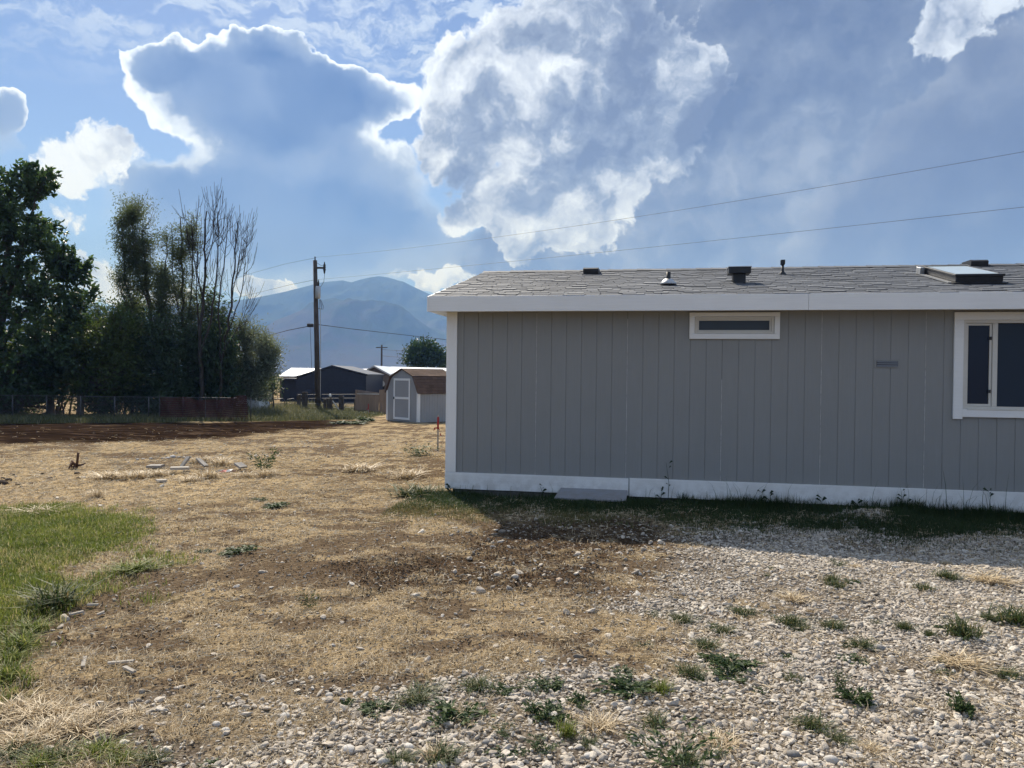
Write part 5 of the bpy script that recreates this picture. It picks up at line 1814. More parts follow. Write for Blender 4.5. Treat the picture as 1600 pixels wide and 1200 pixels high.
def seen(x, y, margin=0.35):
    """roughly the ground the camera and its neighbours look at"""
    return np.abs(x) < y * 0.72 + margin + 0.4


X, Y = jitter_grid(-3.2, 8.5, 2.4, 10.2, 0.0192, rg)
ok = seen(X, Y) & ~in_house(X, Y, 0.06)
X, Y = X[ok], Y[ok]
c = covers(X, Y)
p = c['gravel'] ** 1.4 * (0.45 + 0.9 * sstep(fbm(X * 1.3, Y * 1.6, 4, 90), 0.30, 0.52)) * (1 - .45 * c['pale'] * (1 - c['gravel'] ** 4))
_s, _o = house_s(X, Y)
pm = np.exp(-((_s - 4.15) / 0.45) ** 2 - ((_o + 0.58) / 0.38) ** 2) + np.exp(-((_s - 5.2) / 0.3) ** 2 - ((_o + 1.5) / 0.25) ** 2)
p = np.maximum(p, pm * 1.1)
ok = rg.random(len(X)) < p
X, Y = X[ok], Y[ok]
sz = np.clip(rg.lognormal(math.log(0.0190), 0.44, len(X)), 0.009, 0.058)
stones("gravel", "pale river gravel across the foreground", X, Y, sz, rg)
# small stones lying loose on the dirt
X, Y = jitter_grid(-10, 7, 3.0, 20.0, 0.062, rg)
ok = seen(X, Y) & ~in_house(X, Y, 0.06)
X, Y = X[ok], Y[ok]
c = covers(X, Y)
p = (1 - c['gravel']) * (1 - c['lawn']) * (0.16 + 0.35 * c['dark'] + 0.75 * sstep(poly_sd(X, Y, GRAVEL), -1.3, 0.0)) * (0.3 + 1.2 * sstep(fbm(X * 0.9, Y * 0.9, 3, 91), 0.4, 0.6))
ok = rg.random(len(X)) < p
X, Y = X[ok], Y[ok]
sz = np.clip(rg.lognormal(math.log(0.016), 0.55, len(X)), 0.006, 0.075)
stones("loose_stones", "scattered loose stones on the dry dirt", X, Y, sz, rg)

# ------------------------------------------------------------------ grass, straw, weeds
def blade_mat(name, stops, trans=0.35, rough=0.6):
    m, b = material(name)
    a = b.n('ShaderNodeAttribute', attribute_name='tint')
    col = b.ramp(a.outputs['Fac'], stops)
    p = b.n('ShaderNodeBsdfPrincipled', {'Base Color': col, 'Roughness': rough, 'Specular IOR Level': 0.3})
    t = b.n('ShaderNodeBsdfTranslucent', {'Color': col})
    mx = b.n('ShaderNodeMixShader', {0: trans, 1: p.outputs[0], 2: t.outputs[0]})
    o = b.n('ShaderNodeOutputMaterial')
    b.t.links.new(mx.outputs[0], o.inputs['Surface'])
    return m


M['lawn'] = blade_mat("lawn_blade", [(0.0, (0.055, 0.085, 0.015)), (0.45, (0.135, 0.175, 0.03)), (0.8, (0.23, 0.25, 0.055)), (1.0, (0.42, 0.36, 0.17))], 0.45)
M['straw'] = blade_mat("dry_straw", [(0.0, (0.17, 0.12, 0.066)), (0.35, (0.40, 0.31, 0.19)), (0.7, (0.66, 0.545, 0.37)), (1.0, (0.84, 0.75, 0.56))], 0.25, 0.55)
M['weed'] = blade_mat("weed_leaf", [(0.0, (0.020, 0.042, 0.016)), (0.5, (0.045, 0.078, 0.028)), (1.0, (0.10, 0.135, 0.045))], 0.35)
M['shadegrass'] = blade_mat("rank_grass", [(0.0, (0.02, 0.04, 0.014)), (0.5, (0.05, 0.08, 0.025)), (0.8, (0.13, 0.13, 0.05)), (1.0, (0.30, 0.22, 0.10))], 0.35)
M['sage'] = blade_mat("tall_weed", [(0.0, (0.05, 0.062, 0.028)), (0.5, (0.11, 0.12, 0.055)), (1.0, (0.24, 0.21, 0.11))], 0.35)


def blades(x, y, z, h, w, lean, r, tint):
    """bent grass blades: three quads narrowing to a point"""
    n = len(x)
    a = r.uniform(0, 6.283, n)
    dx, dy = np.cos(a), np.sin(a)
    sx, sy = -dy, dx
    b2 = r.uniform(-0.5, 0.5, n)
    sx, sy = sx * np.cos(b2) + dx * np.sin(b2), sy * np.cos(b2) + dy * np.sin(b2)
    P = []
    for f, wf in ((0, 1.0), (0.55, 0.8)):
        ox, oz = lean * h * f ** 1.7, h * f * (1 - 0.30 * lean * f)
        for s in (-1, 1):
            P.append(np.stack([x + dx * ox + sx * w * wf * s * .5, y + dy * ox + sy * w * wf * s * .5, z + oz], 1))
    ox, oz = lean * h, h * (1 - 0.42 * lean)
    P.append(np.stack([x + dx * ox, y + dy * ox, z + oz], 1))
    V = np.stack(P, 1).reshape(-1, 3)
    i = np.arange(n)[:, None] * 5
    return V, [i + np.array([[0, 1, 3, 2]]), i + np.array([[2, 3, 4]])], np.repeat(tint, 5)


def stalks(x, y, z, L, w, r, tint, tilt=0.12, bend=0.16):
    """dead stems lying about, slightly bent and lifted"""
    n = len(x)
    a = r.uniform(0, 6.283, n)
    d = np.stack([np.cos(a), np.sin(a), r.normal(size=n) * tilt + tilt * .6], 1)
    s = np.stack([-np.sin(a), np.cos(a), np.zeros(n)], 1)
    p0 = np.stack([x, y, z + 0.003], 1)
    k = r.normal(size=n)[:, None] * bend
    p1 = p0 + d * L[:, None] * .5 + s * L[:, None] * k + np.array([0, 0, 1]) * (L * .07)[:, None]
    p2 = p0 + d * L[:, None]
    up = np.array([0, 0, 1.0]) * 0.7
    off = (s * 0.7 + up) * w[:, None] * .5
    V = np.stack([p0 - off, p0 + off, p1 - off, p1 + off, p2 - off * .5, p2 + off * .5], 1).reshape(-1, 3)
    i = np.arange(n)[:, None] * 6
    return V, np.concatenate([i + np.array([[0, 1, 3, 2]]), i + np.array([[2, 3, 5, 4]])]), np.repeat(tint, 6)


def stuff(name, label, V, F, T, mat):
    return tag(link(name, mesh_np(name, V, F, mat, False, {'tint': T})), label, kind='stuff')


def scatter(x0, x1, y0, y1, n, r, far=False):
    if far:                                             # even in the picture rather than on the ground
        y = y0 * (y1 / y0) ** r.random(n)
        x = r.uniform(-1, 1, n) * (y * 0.74 + 0.6)
        k = (x > x0) & (x < x1)
        return x[k], y[k]
    return r.uniform(x0, x1, n), r.uniform(y0, y1, n)


# lawn
x, y = scatter(-10.5, -2.5, 3.2, 9.9, 420000, rg)
k = seen(x, y, 2.6)
x, y = x[k], y[k]
c = covers(x, y)
k = rg.random(len(x)) < c['lawn'] * (0.55 + 0.9 * (fbm(x * 2.2, y * 2.2, 3, 12) - 0.2))
x, y = x[k], y[k]
pat = fbm(x * 1.3, y * 1.3, 4, 13)
h = (0.035 + 0.055 * pat) * rg.uniform(0.6, 1.4, len(x))
t = np.clip(0.15 + 0.75 * fbm(x * 2.8, y * 2.8, 3, 15) + rg.normal(size=len(x)) * 0.12 + (rg.random(len(x)) < 0.10 + .25 * sstep(fbm(x * 1.7, y * 2.2, 3, 19), .5, .65)) * 0.7, 0, 1)
V, F, T = blades(x, y, ground_z(x, y) - 0.004, h, np.full(len(x), 0.0055), rg.uniform(0.1, 0.9, len(x)), rg, t)
stuff("lawn_grass", "green lawn at the left of the yard", V, F, T, M['lawn'])

# straw litter, densest on the pale patches
x, y = scatter(-30, 12, 2.9, 26.0, 420000, rg, True)
k = ~in_house(x, y, 0.05)
x, y = x[k], y[k]
c = covers(x, y)
pat = sstep(fbm(x * 0.8, y * 0.8, 4, 31), 0.40, 0.62)
p = (0.10 + 0.90 * np.maximum(c['pale'], c['gold'] * .8)) * (1 - c['lawn']) * (1 - 0.82 * c['gravel']) * (1 - 0.82 * c['dark']) * (1 - .97 * c['wet']) * (1 - 0.5 * sstep(y, 10.0, 18.0))
p = p * (0.22 + 0.9 * sstep(fbm(x * 6.0, y * 8.0, 3, 63), 0.40, 0.60))
k = rg.random(len(x)) < p
x, y = x[k], y[k]
L = rg.uniform(0.03, 0.12, len(x)) * np.clip(y / 9.0, 0.8, 1.4)
wd = rg.uniform(0.0025, 0.0055, len(x)) * np.clip(y / 6.0, 0.8, 2.4)
t = np.clip(rg.beta(2.2, 2.0, len(x)), 0, 1)
V, F, T = stalks(x, y, ground_z(x, y), L, wd, rg, t)
stuff("dry_straw", "dry straw litter over the dirt", V, F, T, M['straw'])
# short standing stubble
x, y = scatter(-30, 12, 3.0, 30.0, 230000, rg, True)
k = ~in_house(x, y, 0.05)
x, y = x[k], y[k]
c = covers(x, y)
pat = sstep(fbm(x * 1.1 + 9, y * 1.1, 4, 33), 0.46, 0.62)
p = (0.04 + 0.96 * np.maximum(c['pale'], c['gold'] * .5)) * (1 - c['lawn']) * (1 - 0.85 * c['gravel']) * (1 - 0.7 * c['dark']) * (1 - .98 * c['wet']) * (1 - 0.55 * sstep(y, 10.0, 18.0))
p = p * (0.2 + 0.95 * sstep(fbm(x * 6.0, y * 8.0, 3, 63), 0.40, 0.60))
k = rg.random(len(x)) < p
x, y = x[k], y[k]
h = rg.uniform(0.02, 0.07, len(x)) * np.clip(10.0 / y, 0.5, 1.1)
V, F, T = blades(x, y, ground_z(x, y) - 0.003, h, rg.uniform(0.0028, 0.0055, len(x)) * np.clip(y / 6, .8, 3), rg.uniform(0.2, 1.1, len(x)), rg, np.clip(rg.beta(2.4, 2.0, len(x)), 0, 1))
stuff("dry_grass", "short dry grass stubble over the yard", V, F, T, M['straw'])
# bits of bark, clod and chip in the dark soil
x, y = scatter(-12, 8, 3.0, 16.0, 260000, rg, True)
k = ~in_house(x, y, 0.05)
x, y = x[k], y[k]
c = covers(x, y)
k = rg.random(len(x)) < (1 - c['lawn']) * (1 - .8 * c['gravel']) * (0.25 + .75 * c['dark'])
x, y = x[k], y[k]
t = np.clip(rg.beta(1.3, 1.8, len(x)) * np.where(c['dark'][k] > .5, .55, 1.0), 0, 1)
V, F, T = stalks(x, y, ground_z(x, y), rg.uniform(0.006, 0.022, len(x)), rg.uniform(0.005, 0.013, len(x)), rg, t, 0.3, 0.02)
M['chip'] = blade_mat("bark_chip", [(0.0, (0.05, 0.036, 0.026)), (0.35, (0.13, 0.10, 0.07)), (0.7, (0.30, 0.25, 0.19)), (1.0, (0.5, 0.44, 0.35))], 0.0, 0.9)
stuff("soil_debris", "crumbs of bark and clod over the soil", V, F, T, M['chip'])

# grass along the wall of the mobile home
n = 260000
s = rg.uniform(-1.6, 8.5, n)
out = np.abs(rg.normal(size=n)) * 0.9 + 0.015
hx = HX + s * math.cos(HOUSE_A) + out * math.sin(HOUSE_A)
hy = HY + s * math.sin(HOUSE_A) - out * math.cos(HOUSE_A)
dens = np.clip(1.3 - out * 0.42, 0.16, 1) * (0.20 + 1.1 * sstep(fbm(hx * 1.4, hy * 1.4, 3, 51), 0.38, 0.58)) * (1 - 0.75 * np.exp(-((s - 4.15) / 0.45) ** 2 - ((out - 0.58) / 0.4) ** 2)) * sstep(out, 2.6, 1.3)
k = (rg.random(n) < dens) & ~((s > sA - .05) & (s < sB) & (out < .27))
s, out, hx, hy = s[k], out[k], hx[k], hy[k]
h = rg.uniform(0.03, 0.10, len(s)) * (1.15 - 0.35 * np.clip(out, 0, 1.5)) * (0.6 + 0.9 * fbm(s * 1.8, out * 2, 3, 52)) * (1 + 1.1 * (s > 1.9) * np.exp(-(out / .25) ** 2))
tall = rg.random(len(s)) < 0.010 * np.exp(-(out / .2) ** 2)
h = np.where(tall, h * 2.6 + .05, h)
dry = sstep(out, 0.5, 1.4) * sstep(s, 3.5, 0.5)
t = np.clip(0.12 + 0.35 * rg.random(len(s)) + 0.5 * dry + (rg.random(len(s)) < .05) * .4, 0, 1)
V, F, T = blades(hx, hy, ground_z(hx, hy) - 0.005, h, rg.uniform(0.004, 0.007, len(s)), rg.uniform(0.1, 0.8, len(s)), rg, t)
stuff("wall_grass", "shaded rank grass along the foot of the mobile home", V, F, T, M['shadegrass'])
# verge under the fence and tall weeds by the pole
x, y = scatter(-24, -4, 27.0, 48.0, 120000, rg)
c = covers(x, y)
k = (rg.random(len(x)) < c['verge'])
x, y = x[k], y[k]
tallness = np.exp(-((x + 13.2) / 2.8) ** 2) * sstep(y, 33, 37)
h = rg.uniform(0.10, 0.28, len(x)) * (1 + 1.9 * tallness * fbm(x * .9, y * .9, 3, 71) * 1.6)
t = np.clip(rg.beta(2, 2.5, len(x)) + 0.25 * tallness, 0, 1)
V, F, T = blades(x, y, ground_z(x, y) - 0.01, h, rg.uniform(0.012, 0.03, len(x)), rg.uniform(0.1, 0.7, len(x)), rg, t)
stuff("verge_grass", "rough grass and tall weeds along the fence line", V, F, T, M['sage'])


# ------------------------------------------------------------------ weeds, one object each
def leafy(r, n=420):
    """low sprawling weed: stems fanning out close to the ground, small leaves"""
    m = 16
    a = r.uniform(0, 6.283, m); L = r.uniform(0.35, 1.0, m); up = r.uniform(0.12, 0.62, m)
    P, D = [], []
    for i in range(m):
        k = n // m
        u = r.uniform(0.1, 1.0, k)
        px = np.cos(a[i]) * L[i] * u * 0.5; py = np.sin(a[i]) * L[i] * u * 0.5
        pz = up[i] * u * (1.15 - 0.5 * u) * 0.9
        P.append(np.stack([px, py, pz], 1) + r.normal(size=(k, 3)) * 0.035)
        D.append(np.stack([np.full(k, np.cos(a[i])), np.full(k, np.sin(a[i])), np.full(k, 0.5)], 1) + r.normal(size=(k, 3)) * 0.7)
    P, D = np.concatenate(P), np.concatenate(D)
    P[:, 2] = np.maximum(P[:, 2], 0.01)
    return leaf_cloud(P, D, r.uniform(0.08, 0.17, len(P)), 0.5, r)


def tuft(r, n=190, spread=0.30):
    x, y = r.normal(size=n) * spread * .5, r.normal(size=n) * spread * .5
    return blades(x, y, np.zeros(n), r.uniform(0.4, 1.05, n), np.full(n, 0.028), r.uniform(0.1, 0.95, n), r, r.beta(2, 2, n))


def rangy(r, n=260):
    """upright branching weed with thin stems"""
    P, D = [], []
    for i in range(9):
        a, l = r.uniform(0, 6.283), r.uniform(.15, .5)
        k = n // 9
        u = r.uniform(.15, 1, k)
        P.append(np.stack([np.cos(a) * l * u, np.sin(a) * l * u, u * r.uniform(.6, 1.0)], 1) + r.normal(size=(k, 3)) * .05)
        D.append(np.stack([np.full(k, np.cos(a)) * .4, np.full(k, np.sin(a)) * .4, np.full(k, .9)], 1) + r.normal(size=(k, 3)) * .6)
    P, D = np.concatenate(P), np.concatenate(D)
    P[:, 2] = np.maximum(P[:, 2], .01)
    return leaf_cloud(P, D, r.uniform(.07, .16, len(P)), .3, r)


rw = np.random.default_rng(303)
VARS = {}
for kind, fn, mt in (('leafy', leafy, 'weed'), ('tuft', tuft, 'shadegrass'), ('dry', tuft, 'straw'), ('rangy', rangy, 'weed'), ('lawny', tuft, 'lawn')):
    VARS[kind] = []
    for i in range(4):
        V, F, T = fn(rw)
        VARS[kind].append(mesh_np("weed_plant", V, F, M[mt], False, {'tint': T}))


def weed(name, kind, px, py, wpx, hpx, label, cat="weed", group=None):
    p = gp(px, py)
    k = p.y / FPX
    o = link(name, VARS[kind][int(rw.integers(4))], None, (p.x, p.y, gz1(p.x, p.y) - 0.006))
    w, h = wpx * k * 1.3, hpx * k * 1.2
    o.scale = (w, w * rw.uniform(0.8, 1.1), h)
    o.rotation_euler = (0, 0, rw.uniform(0, 6.28))
    return tag(o, label, cat, group)


GW = "weeds growing in the gravel"
GD = "weeds on the bare dirt"
GG = "clumps of dry golden grass"
for (kind, px, py, w, h, lab) in (
        ('leafy', 714, 1118, 84, 44, "bushy dark green weed where the straw meets the gravel, left of the lower patch"),
        ('leafy', 590, 1110, 60, 26, "flat dark green weed at the gravel edge, leftmost of the near ones"),
        ('leafy', 862, 1120, 62, 40, "round dark green weed left of a yellow-green tuft in the gravel"),
        ('lawny', 886, 1146, 34, 26, "bright yellow-green tuft in front of a round dark weed"),
        ('leafy', 988, 1082, 90, 40, "widest dark green weed in the middle of the near gravel"),
        ('lawny', 1034, 1080, 34, 20, "pale yellow-green tuft right beside the widest weed"),
        ('leafy', 905, 1100, 36, 32, "small upright green weed behind the round dark weed"),
        ('leafy', 858, 1072, 56, 22, "flat green weed on the straw edge behind the upright one"),
        ('leafy', 1145, 1036, 74, 34, "loose green weed at the centre right of the gravel, the upper of two"),
        ('leafy', 1140, 1056, 62, 26, "darker green weed just below the loose one in the gravel"),
        ('leafy', 1086, 1060, 24, 16, "tiny round weed left of the two loose weeds"),
        ('rangy', 1050, 1198, 120, 60, "large spreading weed cut off by the bottom edge of the picture"),
        ('leafy', 1338, 1095, 62, 44, "dense dark weed alone in the open gravel"),
        ('rangy', 1312, 1080, 28, 36, "thin brownish sprig beside the dense dark weed"),
        ('leafy', 1508, 1115, 42, 58, "tall dark green weed near the right edge of the gravel"),
        ('tuft', 1506, 992, 58, 34, "bright grassy weed clump above the tall dark weed"),
        ('leafy', 1336, 1032, 46, 16, "low dark weed halfway back in the gravel"),
        ('rangy', 845, 1172, 60, 24, "thin flattened weed at the bottom of the gravel"),
        ('tuft', 1590, 970, 66, 30, "green weed patch at the right edge of the picture")):
    weed("weed", kind, px, py, w, h, lab, group=GW)
for (kind, px, py, w, h) in (('tuft', 1235, 972, 44, 16), ('tuft', 1302, 978, 34, 14), ('tuft', 1346, 1008, 44, 16), ('tuft', 1414, 980, 26, 16), ('tuft', 1452, 992, 20, 14), ('dry', 1500, 1036, 70, 18), ('tuft', 1300, 905, 22, 14),
                            ('tuft', 1066, 968, 34, 14), ('tuft', 1160, 955, 40, 12), ('dry', 1130, 1160, 50, 16), ('leafy', 1126, 1090, 22, 10), ('tuft', 1240, 1060, 26, 10), ('leafy', 1006, 1007, 30, 14), ('tuft', 1130, 985, 30, 12), ('rangy', 790, 1150, 40, 18),
                            ('leafy', 1475, 1050, 30, 12), ('tuft', 1575, 1055, 40, 14), ('leafy', 540, 1100, 24, 22), ('tuft', 660, 1082, 50, 14), ('leafy', 775, 1072, 26, 14), ('leafy', 330, 1194, 44, 14), ('dry', 1545, 905, 60, 14), ('tuft', 1480, 900, 40, 14), ('dry', 1240, 935, 40, 14)):
    weed("weed", kind, px, py, w, h, "small weed tuft scattered between the gravel stones", group="small weed tufts in the gravel")
nt_ = 0
while nt_ < 46:
    px, py = rw.uniform(560, 1590), rw.uniform(865, 1190)
    q = gp(px, py)
    cc = covers(np.array([q.x]), np.array([q.y]))
    if cc['gravel'][0] < .35 or (px > 1150 and py > 1060 and rw.random() < .8):
        continue
    s_ = rw.uniform(0.7, 1.5) * (py - 588) / 400
    weed("weed", ('tuft', 'leafy', 'dry', 'tuft', 'rangy')[int(rw.integers(5))], px, py, 26 * s_, 11 * s_, "small weed tuft scattered between the gravel stones", group="small weed tufts in the gravel")
    nt_ += 1
for (kind, px, py, w, h, lab) in (
        ('leafy', 370, 864, 54, 18, "low dark green weed on bare dirt right of the lawn"),
        ('leafy', 427, 792, 46, 14, "flat green weed on the dirt, front one of a pair"),
        ('leafy', 402, 783, 26, 10, "smaller flat green weed behind its pair on the dirt"),
        ('rangy', 484, 950, 34, 24, "blue-green sprig weed in the middle of the straw"),
        ('tuft', 86, 946, 90, 40, "dark shaggy grass clump at the lower edge of the lawn"),
        ('lawny', 216, 890, 64, 16, "yellow-green grass patch off the tip of the lawn"),
        ('rangy', 412, 738, 44, 32, "tall grey-green weed at the right end of the debris"),
        ('leafy', 545, 662, 60, 10, "green patch of low weeds left of the grey shed"),
        ('leafy', 575, 658, 34, 14, "bushy green weed at the left foot of the grey shed"),
        ('rangy', 655, 712, 60, 16, "dark weed patch near the red-topped stake"),
        ('tuft', 650, 772, 70, 20, "green grass clump left of the mobile home corner"),
        ('leafy', 318, 864, 30, 8, "thin flat weed left of the low dark weed")):
    weed("weed", kind, px, py, w, h, lab, group=GD)
DRYLAB = {(170, 746): "long golden dry grass clump furthest left in front of the debris", (215, 745): "tallest golden dry grass clump just left of the concrete slab", (152, 776): "small rounded dry tuft alone between the debris and the lawn",
          (383, 744): "low golden tuft below the tilted grey panel", (417, 744): "low golden tuft at the foot of the tall grey-green weed", (560, 735): "dry grass clump midway between the debris and the mobile home",
          (640, 745): "dry grass clump left of the mobile home's corner, behind the green clump", (60, 800): "dry grass fringe on the far edge of the lawn", (665, 770): "dry tuft touching the green clump by the mobile home corner"}
for (px, py, w, h) in ((170, 746, 44, 13), (215, 745, 40, 15), (245, 742, 30, 12), (300, 750, 34, 11), (325, 746, 34, 16), (152, 776, 24, 14), (383, 744, 30, 12), (417, 744, 28, 14), (560, 735, 60, 12), (640, 745, 50, 14), (60, 800, 60, 10), (120, 1140, 60, 22), (60, 1120, 60, 24), (30, 1165, 50, 24), (150, 1120, 50, 20), (90, 1135, 60, 22), (190, 1140, 40, 18), (20, 1110, 60, 22), (100, 1110, 50, 18), (60, 1150, 60, 24), (210, 1115, 40, 14),
                       (345, 726, 34, 14), (315, 722, 30, 12), (665, 770, 40, 14)):
    weed("dry_grass_clump", 'dry', px, py, w, h, DRYLAB.get((px, py)) or ("short dry grass clump in the tangled lower left corner" if py > 1100 else "golden dry grass clump around the broken boards"), "dry grass", GG if (px, py) in DRYLAB or py < 1100 else "dry clumps in the lower left corner")
for (px, py, w, h) in ((20, 1180, 60, 24), (151, 1178, 70, 24), (240, 1186, 50, 20), (61, 1195, 60, 24), (100, 1185, 60, 22), (191, 1190, 50, 22), (11, 1060, 60, 30), (31, 1015, 60, 28), (55, 985, 50, 22), (15, 1035, 50, 26)):
    weed("grass_clump", ('tuft', 'lawny')[px % 2], px, py, w, h, "ragged green grass clump at the lower left of the yard", "grass clump", "green grass clumps lower left")
GS = "grass stalks in front of the skirt board"
STLAB = {1046: "tallest dark stalk before the skirt board, right of its joint", 708: "spindly stalk at the left end of the skirt board", 850: "small stalk just left of the sloped grey cover", 1545: "tall bent stalk before the skirt board near the right edge"}
for (px, py, h) in ((1046, 775, 52), (1034, 778, 20), (708, 762, 14), (850, 768, 18), (1190, 786, 26), (1285, 788, 16), (1410, 790, 30), (1545, 790, 40), (1418, 790, 18), (1340, 786, 14), (1203, 786, 22)):
    p = at(px, py, HY - .05)
    s_ = s_at(px)
    x, y = HX + s_ * math.cos(HOUSE_A) + .07 * math.sin(HOUSE_A), HY + s_ * math.sin(HOUSE_A) - .07 * math.cos(HOUSE_A)
    hh = h * y / FPX * 1.25
    mb = MB()
    mb.tube([(0, 0, -.02), (.012, 0, hh * .5), (.03 * rw.choice((-1, 1)), 0, hh)], [.0045, .0035, .0015], 4)
    for q in range(5):
        z = hh * rw.uniform(.3, 1.0); a = rw.choice((-1, 1)) * rw.uniform(.015, .05)
        mb.add([(0.008, 0, z), (a, .01, z + abs(a) * 1.2), (a * 1.7, 0, z + abs(a) * .9), (a, -.004, z + abs(a) * .8)], [(0, 1, 2), (0, 2, 3)])
    o = mb.build("grass_stalk", M['weed'], None, False, (x, y, gz1(x, y)))
    tag(o, STLAB.get(px, "short dark grass stalk in front of the right half of the skirt board"), "weed", GS)

# ------------------------------------------------------------------ things lying about
def rock_mesh(name, r, mat, sub=2, flat=0.6, rough=0.22):
    bm = bmesh.new()
    bmesh.ops.create_icosphere(bm, subdivisions=sub, radius=0.5)
    o = r.uniform(0, 50, 3)
    for v in bm.verts:
        c = np.array(v.co)
        f = 1 + rough * 2 * (fbm(np.array([c[0] * 2.2 + o[0] + c[2]]), np.array([c[1] * 2.2 + o[1] - c[2]]), 3, 7)[0] - .5)
        v.co = v.co * f
        v.co.z *= flat
    return MB().bm(bm).mesh(name, mat, True)


M['pale_rock'] = nmat("pale_cobble", (0.36, 0.34, 0.31), (0.50, 0.475, 0.44), 7.0, 0.8, 0.4, 30.0, per_object=0.25)
M['dark_rock'] = nmat("grey_cobble", (0.15, 0.145, 0.14), (0.25, 0.24, 0.23), 7.0, 0.8, 0.4, 30.0, per_object=0.25)
M['clod'] = nmat("dark_clod", (0.035, 0.026, 0.020), (0.085, 0.06, 0.045), 9.0, 0.98, 0.9, 30.0, dist=0.02)
M['oldwood'] = nmat("bleached_wood", (0.24, 0.215, 0.185), (0.42, 0.39, 0.345), 9.0, 0.9, 0.5, stretch=(0.2, 1, 1))
M['rust'] = nmat("rusty_iron", (0.055, 0.028, 0.018), (0.12, 0.06, 0.035), 20.0, 0.9, 0.6)
M['red'] = nmat("red_ribbon", (0.26, 0.016, 0.018), (0.34, 0.026, 0.024), 8.0, 0.6)
M['slab'] = nmat("old_concrete", (0.20, 0.185, 0.165), (0.32, 0.30, 0.275), 8.0, 0.95, 0.6)
rk_ = [rock_mesh("cobble", rw, None, 2, f, .25) for f in (.5, .6, .7, .55)]
PALE = [m.copy() for m in rk_]; DARKR = [m.copy() for m in rk_]; CLOD = [rock_mesh("clod", rw, None, 2, .7, .6) for _ in range(3)]
for lst, m_ in ((PALE, 'pale_rock'), (DARKR, 'dark_rock'), (CLOD, 'clod')):
    for q in lst:
        q.materials.clear(); q.materials.append(M[m_])


def rock(name, meshes, px, py, wpx, label, cat, group, hk=1.0):
    p = gp(px, py)
    w = wpx * p.y / FPX
    o = link(name, meshes[int(rw.integers(len(meshes)))], None, (p.x, p.y, gz1(p.x, p.y) + w * .12))
    o.scale = (w, w * rw.uniform(.7, .95), w * hk)
    o.rotation_euler = (rw.normal() * .15, rw.normal() * .15, rw.uniform(-.5, .5))
    return tag(o, label, cat, group)


for (px, py, w) in ((445, 1120, 16), (545, 1172, 22), (600, 1190, 20), (338, 1132, 14), (352, 1140, 14), (515, 1086, 14), (846, 1034, 13), (520, 1007, 10), (920, 1180, 16), (1300, 1187, 22), (1318, 1192, 15), (1340, 1178, 15), (1435, 1112, 14), (1230, 1147, 18), (1440, 1165, 16), (690, 1196, 18), (1060, 1128, 15), (1255, 1195, 16),
                    (980, 1110, 13), (640, 1165, 16), (1555, 1150, 16), (1180, 1125, 14)):
    rock("cobble", PALE, px, py, w, "pale rounded cobble among the smaller gravel", "stone", "larger pale cobbles")
for (px, py, w) in ((1375, 1012, 18), (1280, 1060, 15), (1240, 1178, 22), (1110, 1128, 16), (205, 1095, 10), (1425, 1155, 14), (760, 1160, 14), (1000, 1148, 13)):
    rock("cobble", DARKR, px, py, w, "dark grey cobble among the pale gravel", "stone", "larger dark cobbles")
for (px, py, w) in ((12, 750, 11), (4, 756, 16), (28, 757, 8), (52, 744, 6), (78, 746, 9), (66, 738, 6), (120, 738, 10), (34, 759, 6), (48, 755, 9), (20, 741, 7), (122, 744, 7), (5, 747, 8)):
    rock("dirt_clod", CLOD, px, py, w, "dark dirt clod on the golden straw at the far left", "dirt clod", "dark clods at the far left", .8)
for (px, py, w) in ((256, 716, 7), (262, 715, 8), (270, 714, 9), (280, 714, 6), (288, 715, 7), (296, 714, 6), (224, 716, 6), (236, 716, 6), (215, 716, 5), (390, 712, 6), (400, 715, 6), (418, 716, 5), (345, 712, 5)):
    rock("stone", PALE, px, py, w, "small stone in the row behind the broken boards", "stone", "row of stones behind the boards")


def plank(name, px0, py0, px1, py1, wid, thick, mat, label, cat, lift0=0.02, lift1=0.02, group=None):
    a, c = gp(px0, py0), gp(px1, py1)
    a.z = gz1(a.x, a.y) + lift0; c.z = gz1(c.x, c.y) + lift1
    d = c - a
    L = d.length
    r_ = random.Random(int(px0 * 7 + py0))
    prof = [(0, -wid / 2), (L * .04, wid * -.5), (L, -wid * r_.uniform(.35, .5)), (L * r_.uniform(.93, .98), wid * .1), (L, wid * .5), (L * .02, wid * .45)]
    mb = MB()
    n = len(prof)
    mb.add([(x, y, 0) for x, y in prof] + [(x, y, thick) for x, y in prof], [tuple(range(n))[::-1], tuple(range(n, 2 * n))] + [(i, (i + 1) % n, n + (i + 1) % n, n + i) for i in range(n)])
    o = mb.build(name, mat, None, False, a)
    o.rotation_euler = d.to_track_quat('X', 'Z').to_euler()
    return tag(o, label, cat, group)


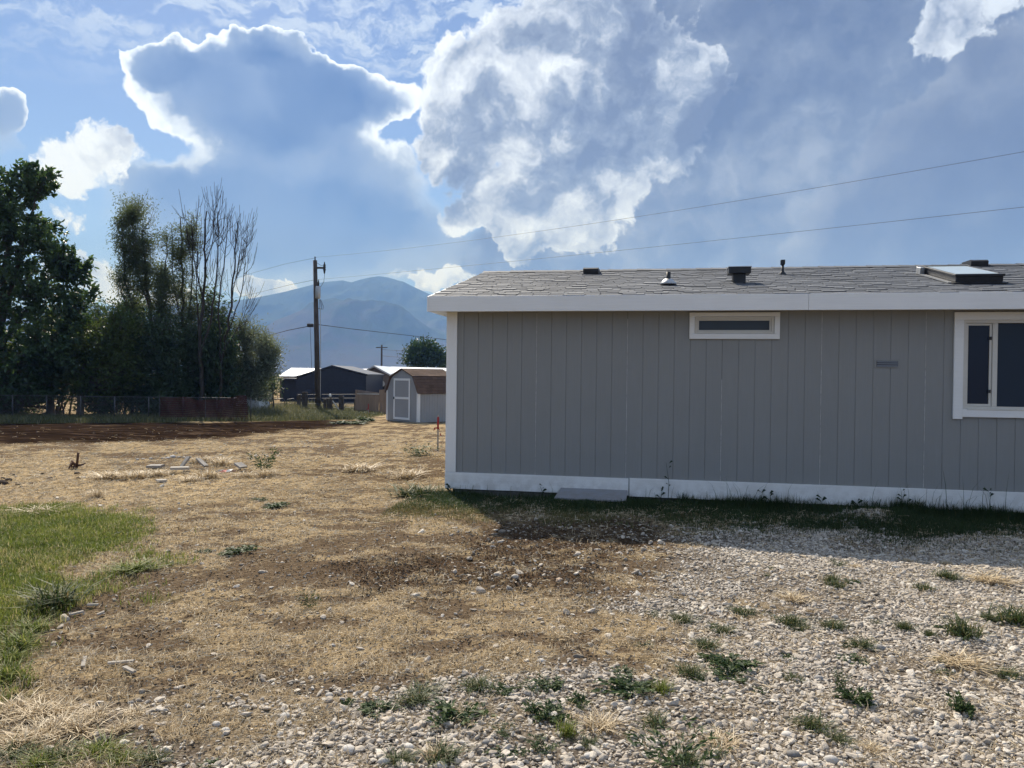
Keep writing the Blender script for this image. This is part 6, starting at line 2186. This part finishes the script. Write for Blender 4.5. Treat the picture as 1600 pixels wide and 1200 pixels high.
plank("concrete_slab", 232, 731, 254, 731, .24, .04, M['slab'], "flat pale concrete slab at the left end of the debris", "slab", .02, .03)
plank("board", 266, 738, 296, 737, .18, .04, M['oldwood'], "white flat board lying among the debris in the yard", "board", .06, .06)
plank("board", 284, 735, 296, 733, .06, .04, M['slab'], "narrow board propped at a slant behind the white flat board", "board", .06, .22)
plank("board", 309, 729, 322, 731, .08, .03, M['slab'], "grey bent strip right of the propped board", "board", .14, .04)
plank("board", 371, 734, 380, 735, .16, .03, M['slab'], "tilted grey panel at the right end of the debris", "board", .12, .06)
plank("board", 244, 752, 260, 751, .14, .03, M['oldwood'], "pale flat board half sunk in front of the debris", "board", .01, .01)
tr = thing("torn_packaging", "red and white torn packaging among the debris", "litter", tuple(gp(352, 736)))
tz = gz1(tr.location.x, tr.location.y) - tr.location.z
for i, (dx, dy, m_) in enumerate(((-.10, 0, 'slab'), (.04, .05, 'white'), (.13, -.02, 'rust'), (-.02, -.06, 'red'))):
    mb = MB()
    mb.add([(dx - .06, dy - .05, tz + .02), (dx + .06, dy - .03, tz + .03), (dx + .05, dy + .06, tz + .06), (dx - .05, dy + .05, tz + .03), (dx, dy, tz + .06)], [(0, 1, 4), (1, 2, 4), (2, 3, 4), (3, 0, 4)])
    mb.build("scrap", M[m_], tr)
WS = "bleached wood scraps on the dirt"
for (a, lab) in (((168, 1040, 210, 1038), "long thin bleached stick lying across the near dirt"), ((194, 1048, 210, 1056), "short bleached stick pointing right below the long one"), ((129, 1044, 133, 1032), "upright-lying white wood chip left of the long stick"),
                 ((108, 961, 131, 957), "pale flat wood splinter below the dark grass clump"), ((152, 962, 164, 960), "small pale chip right of the flat splinter"), ((136, 946, 154, 945), "small white splinter above the flat one")):
    plank("wood_scrap", *a, .022, .012, M['oldwood'], lab, "wood scrap", .012, .014, WS)
# rusty stake with a root clump
p = gp(119, 729)
stk = thing("rusty_stake", "dark rusty stake standing crooked with a root clump at its foot", "stake", (p.x, p.y, gz1(p.x, p.y)))
hs = 25 * p.y / FPX
MB().tube([(0, 0, -.1), (.02, 0, hs * .5), (.035, 0, hs)], [.026, .022, .020], 8).build("shaft", M['rust'], stk, True)
rt = MB()
for i in range(9):
    a = rw.uniform(0, 6.28); l = rw.uniform(.06, .20)
    rt.tube([(0, 0, .05), (math.cos(a) * l * .6, math.sin(a) * l * .6, rw.uniform(.04, .14)), (math.cos(a) * l, math.sin(a) * l, rw.uniform(-.02, .1))], [.022, .018, .008], 5)
rt.build("root_clump", M['rust'], stk, True)['kind'] = 'stuff'
# survey stakes
for (px, py, hpx, lab, big) in ((684, 704, 56, "wooden survey stake with a red ribbon near the mobile home corner", 1), (575.5, 649.5, 19, "short survey stake with a dark red top in front of the tan fence", 0)):
    p = gp(px, py)
    k = p.y / FPX
    st = thing("survey_stake", lab, "survey stake", (p.x, p.y, gz1(p.x, p.y)))
    H = hpx * k
    MB().box((-.018, -.012, -.1), (.018, .012, H - .02)).build("lath", M['oldwood'], st)
    MB().box((-.0205, -.0145, H - .30 * (1 if big else .9)), (.0205, .0145, H - (.03 if big else .0))).build("painted_top", M['red'], st)
    rb = MB()
    z0 = H - .26
    rb.add([(.021, -.015, z0), (.021, -.015, z0 - .05), (-.05, -.04, z0 - .03), (-.10, -.03, z0 - .10), (-.08, -.05, z0 - .01), (.06, -.03, z0 - .12), (.09, -.02, z0 - .20), (.05, -.035, z0 - .19)], [(0, 1, 2, 4), (4, 2, 3), (1, 0, 5), (5, 6, 7)])
    rb.build("ribbon", M['red'], st)
    MB().box((-.014, -.010, H - .0195), (.014, .010, H + .004)).build("lath_tip", M['oldwood'], st)
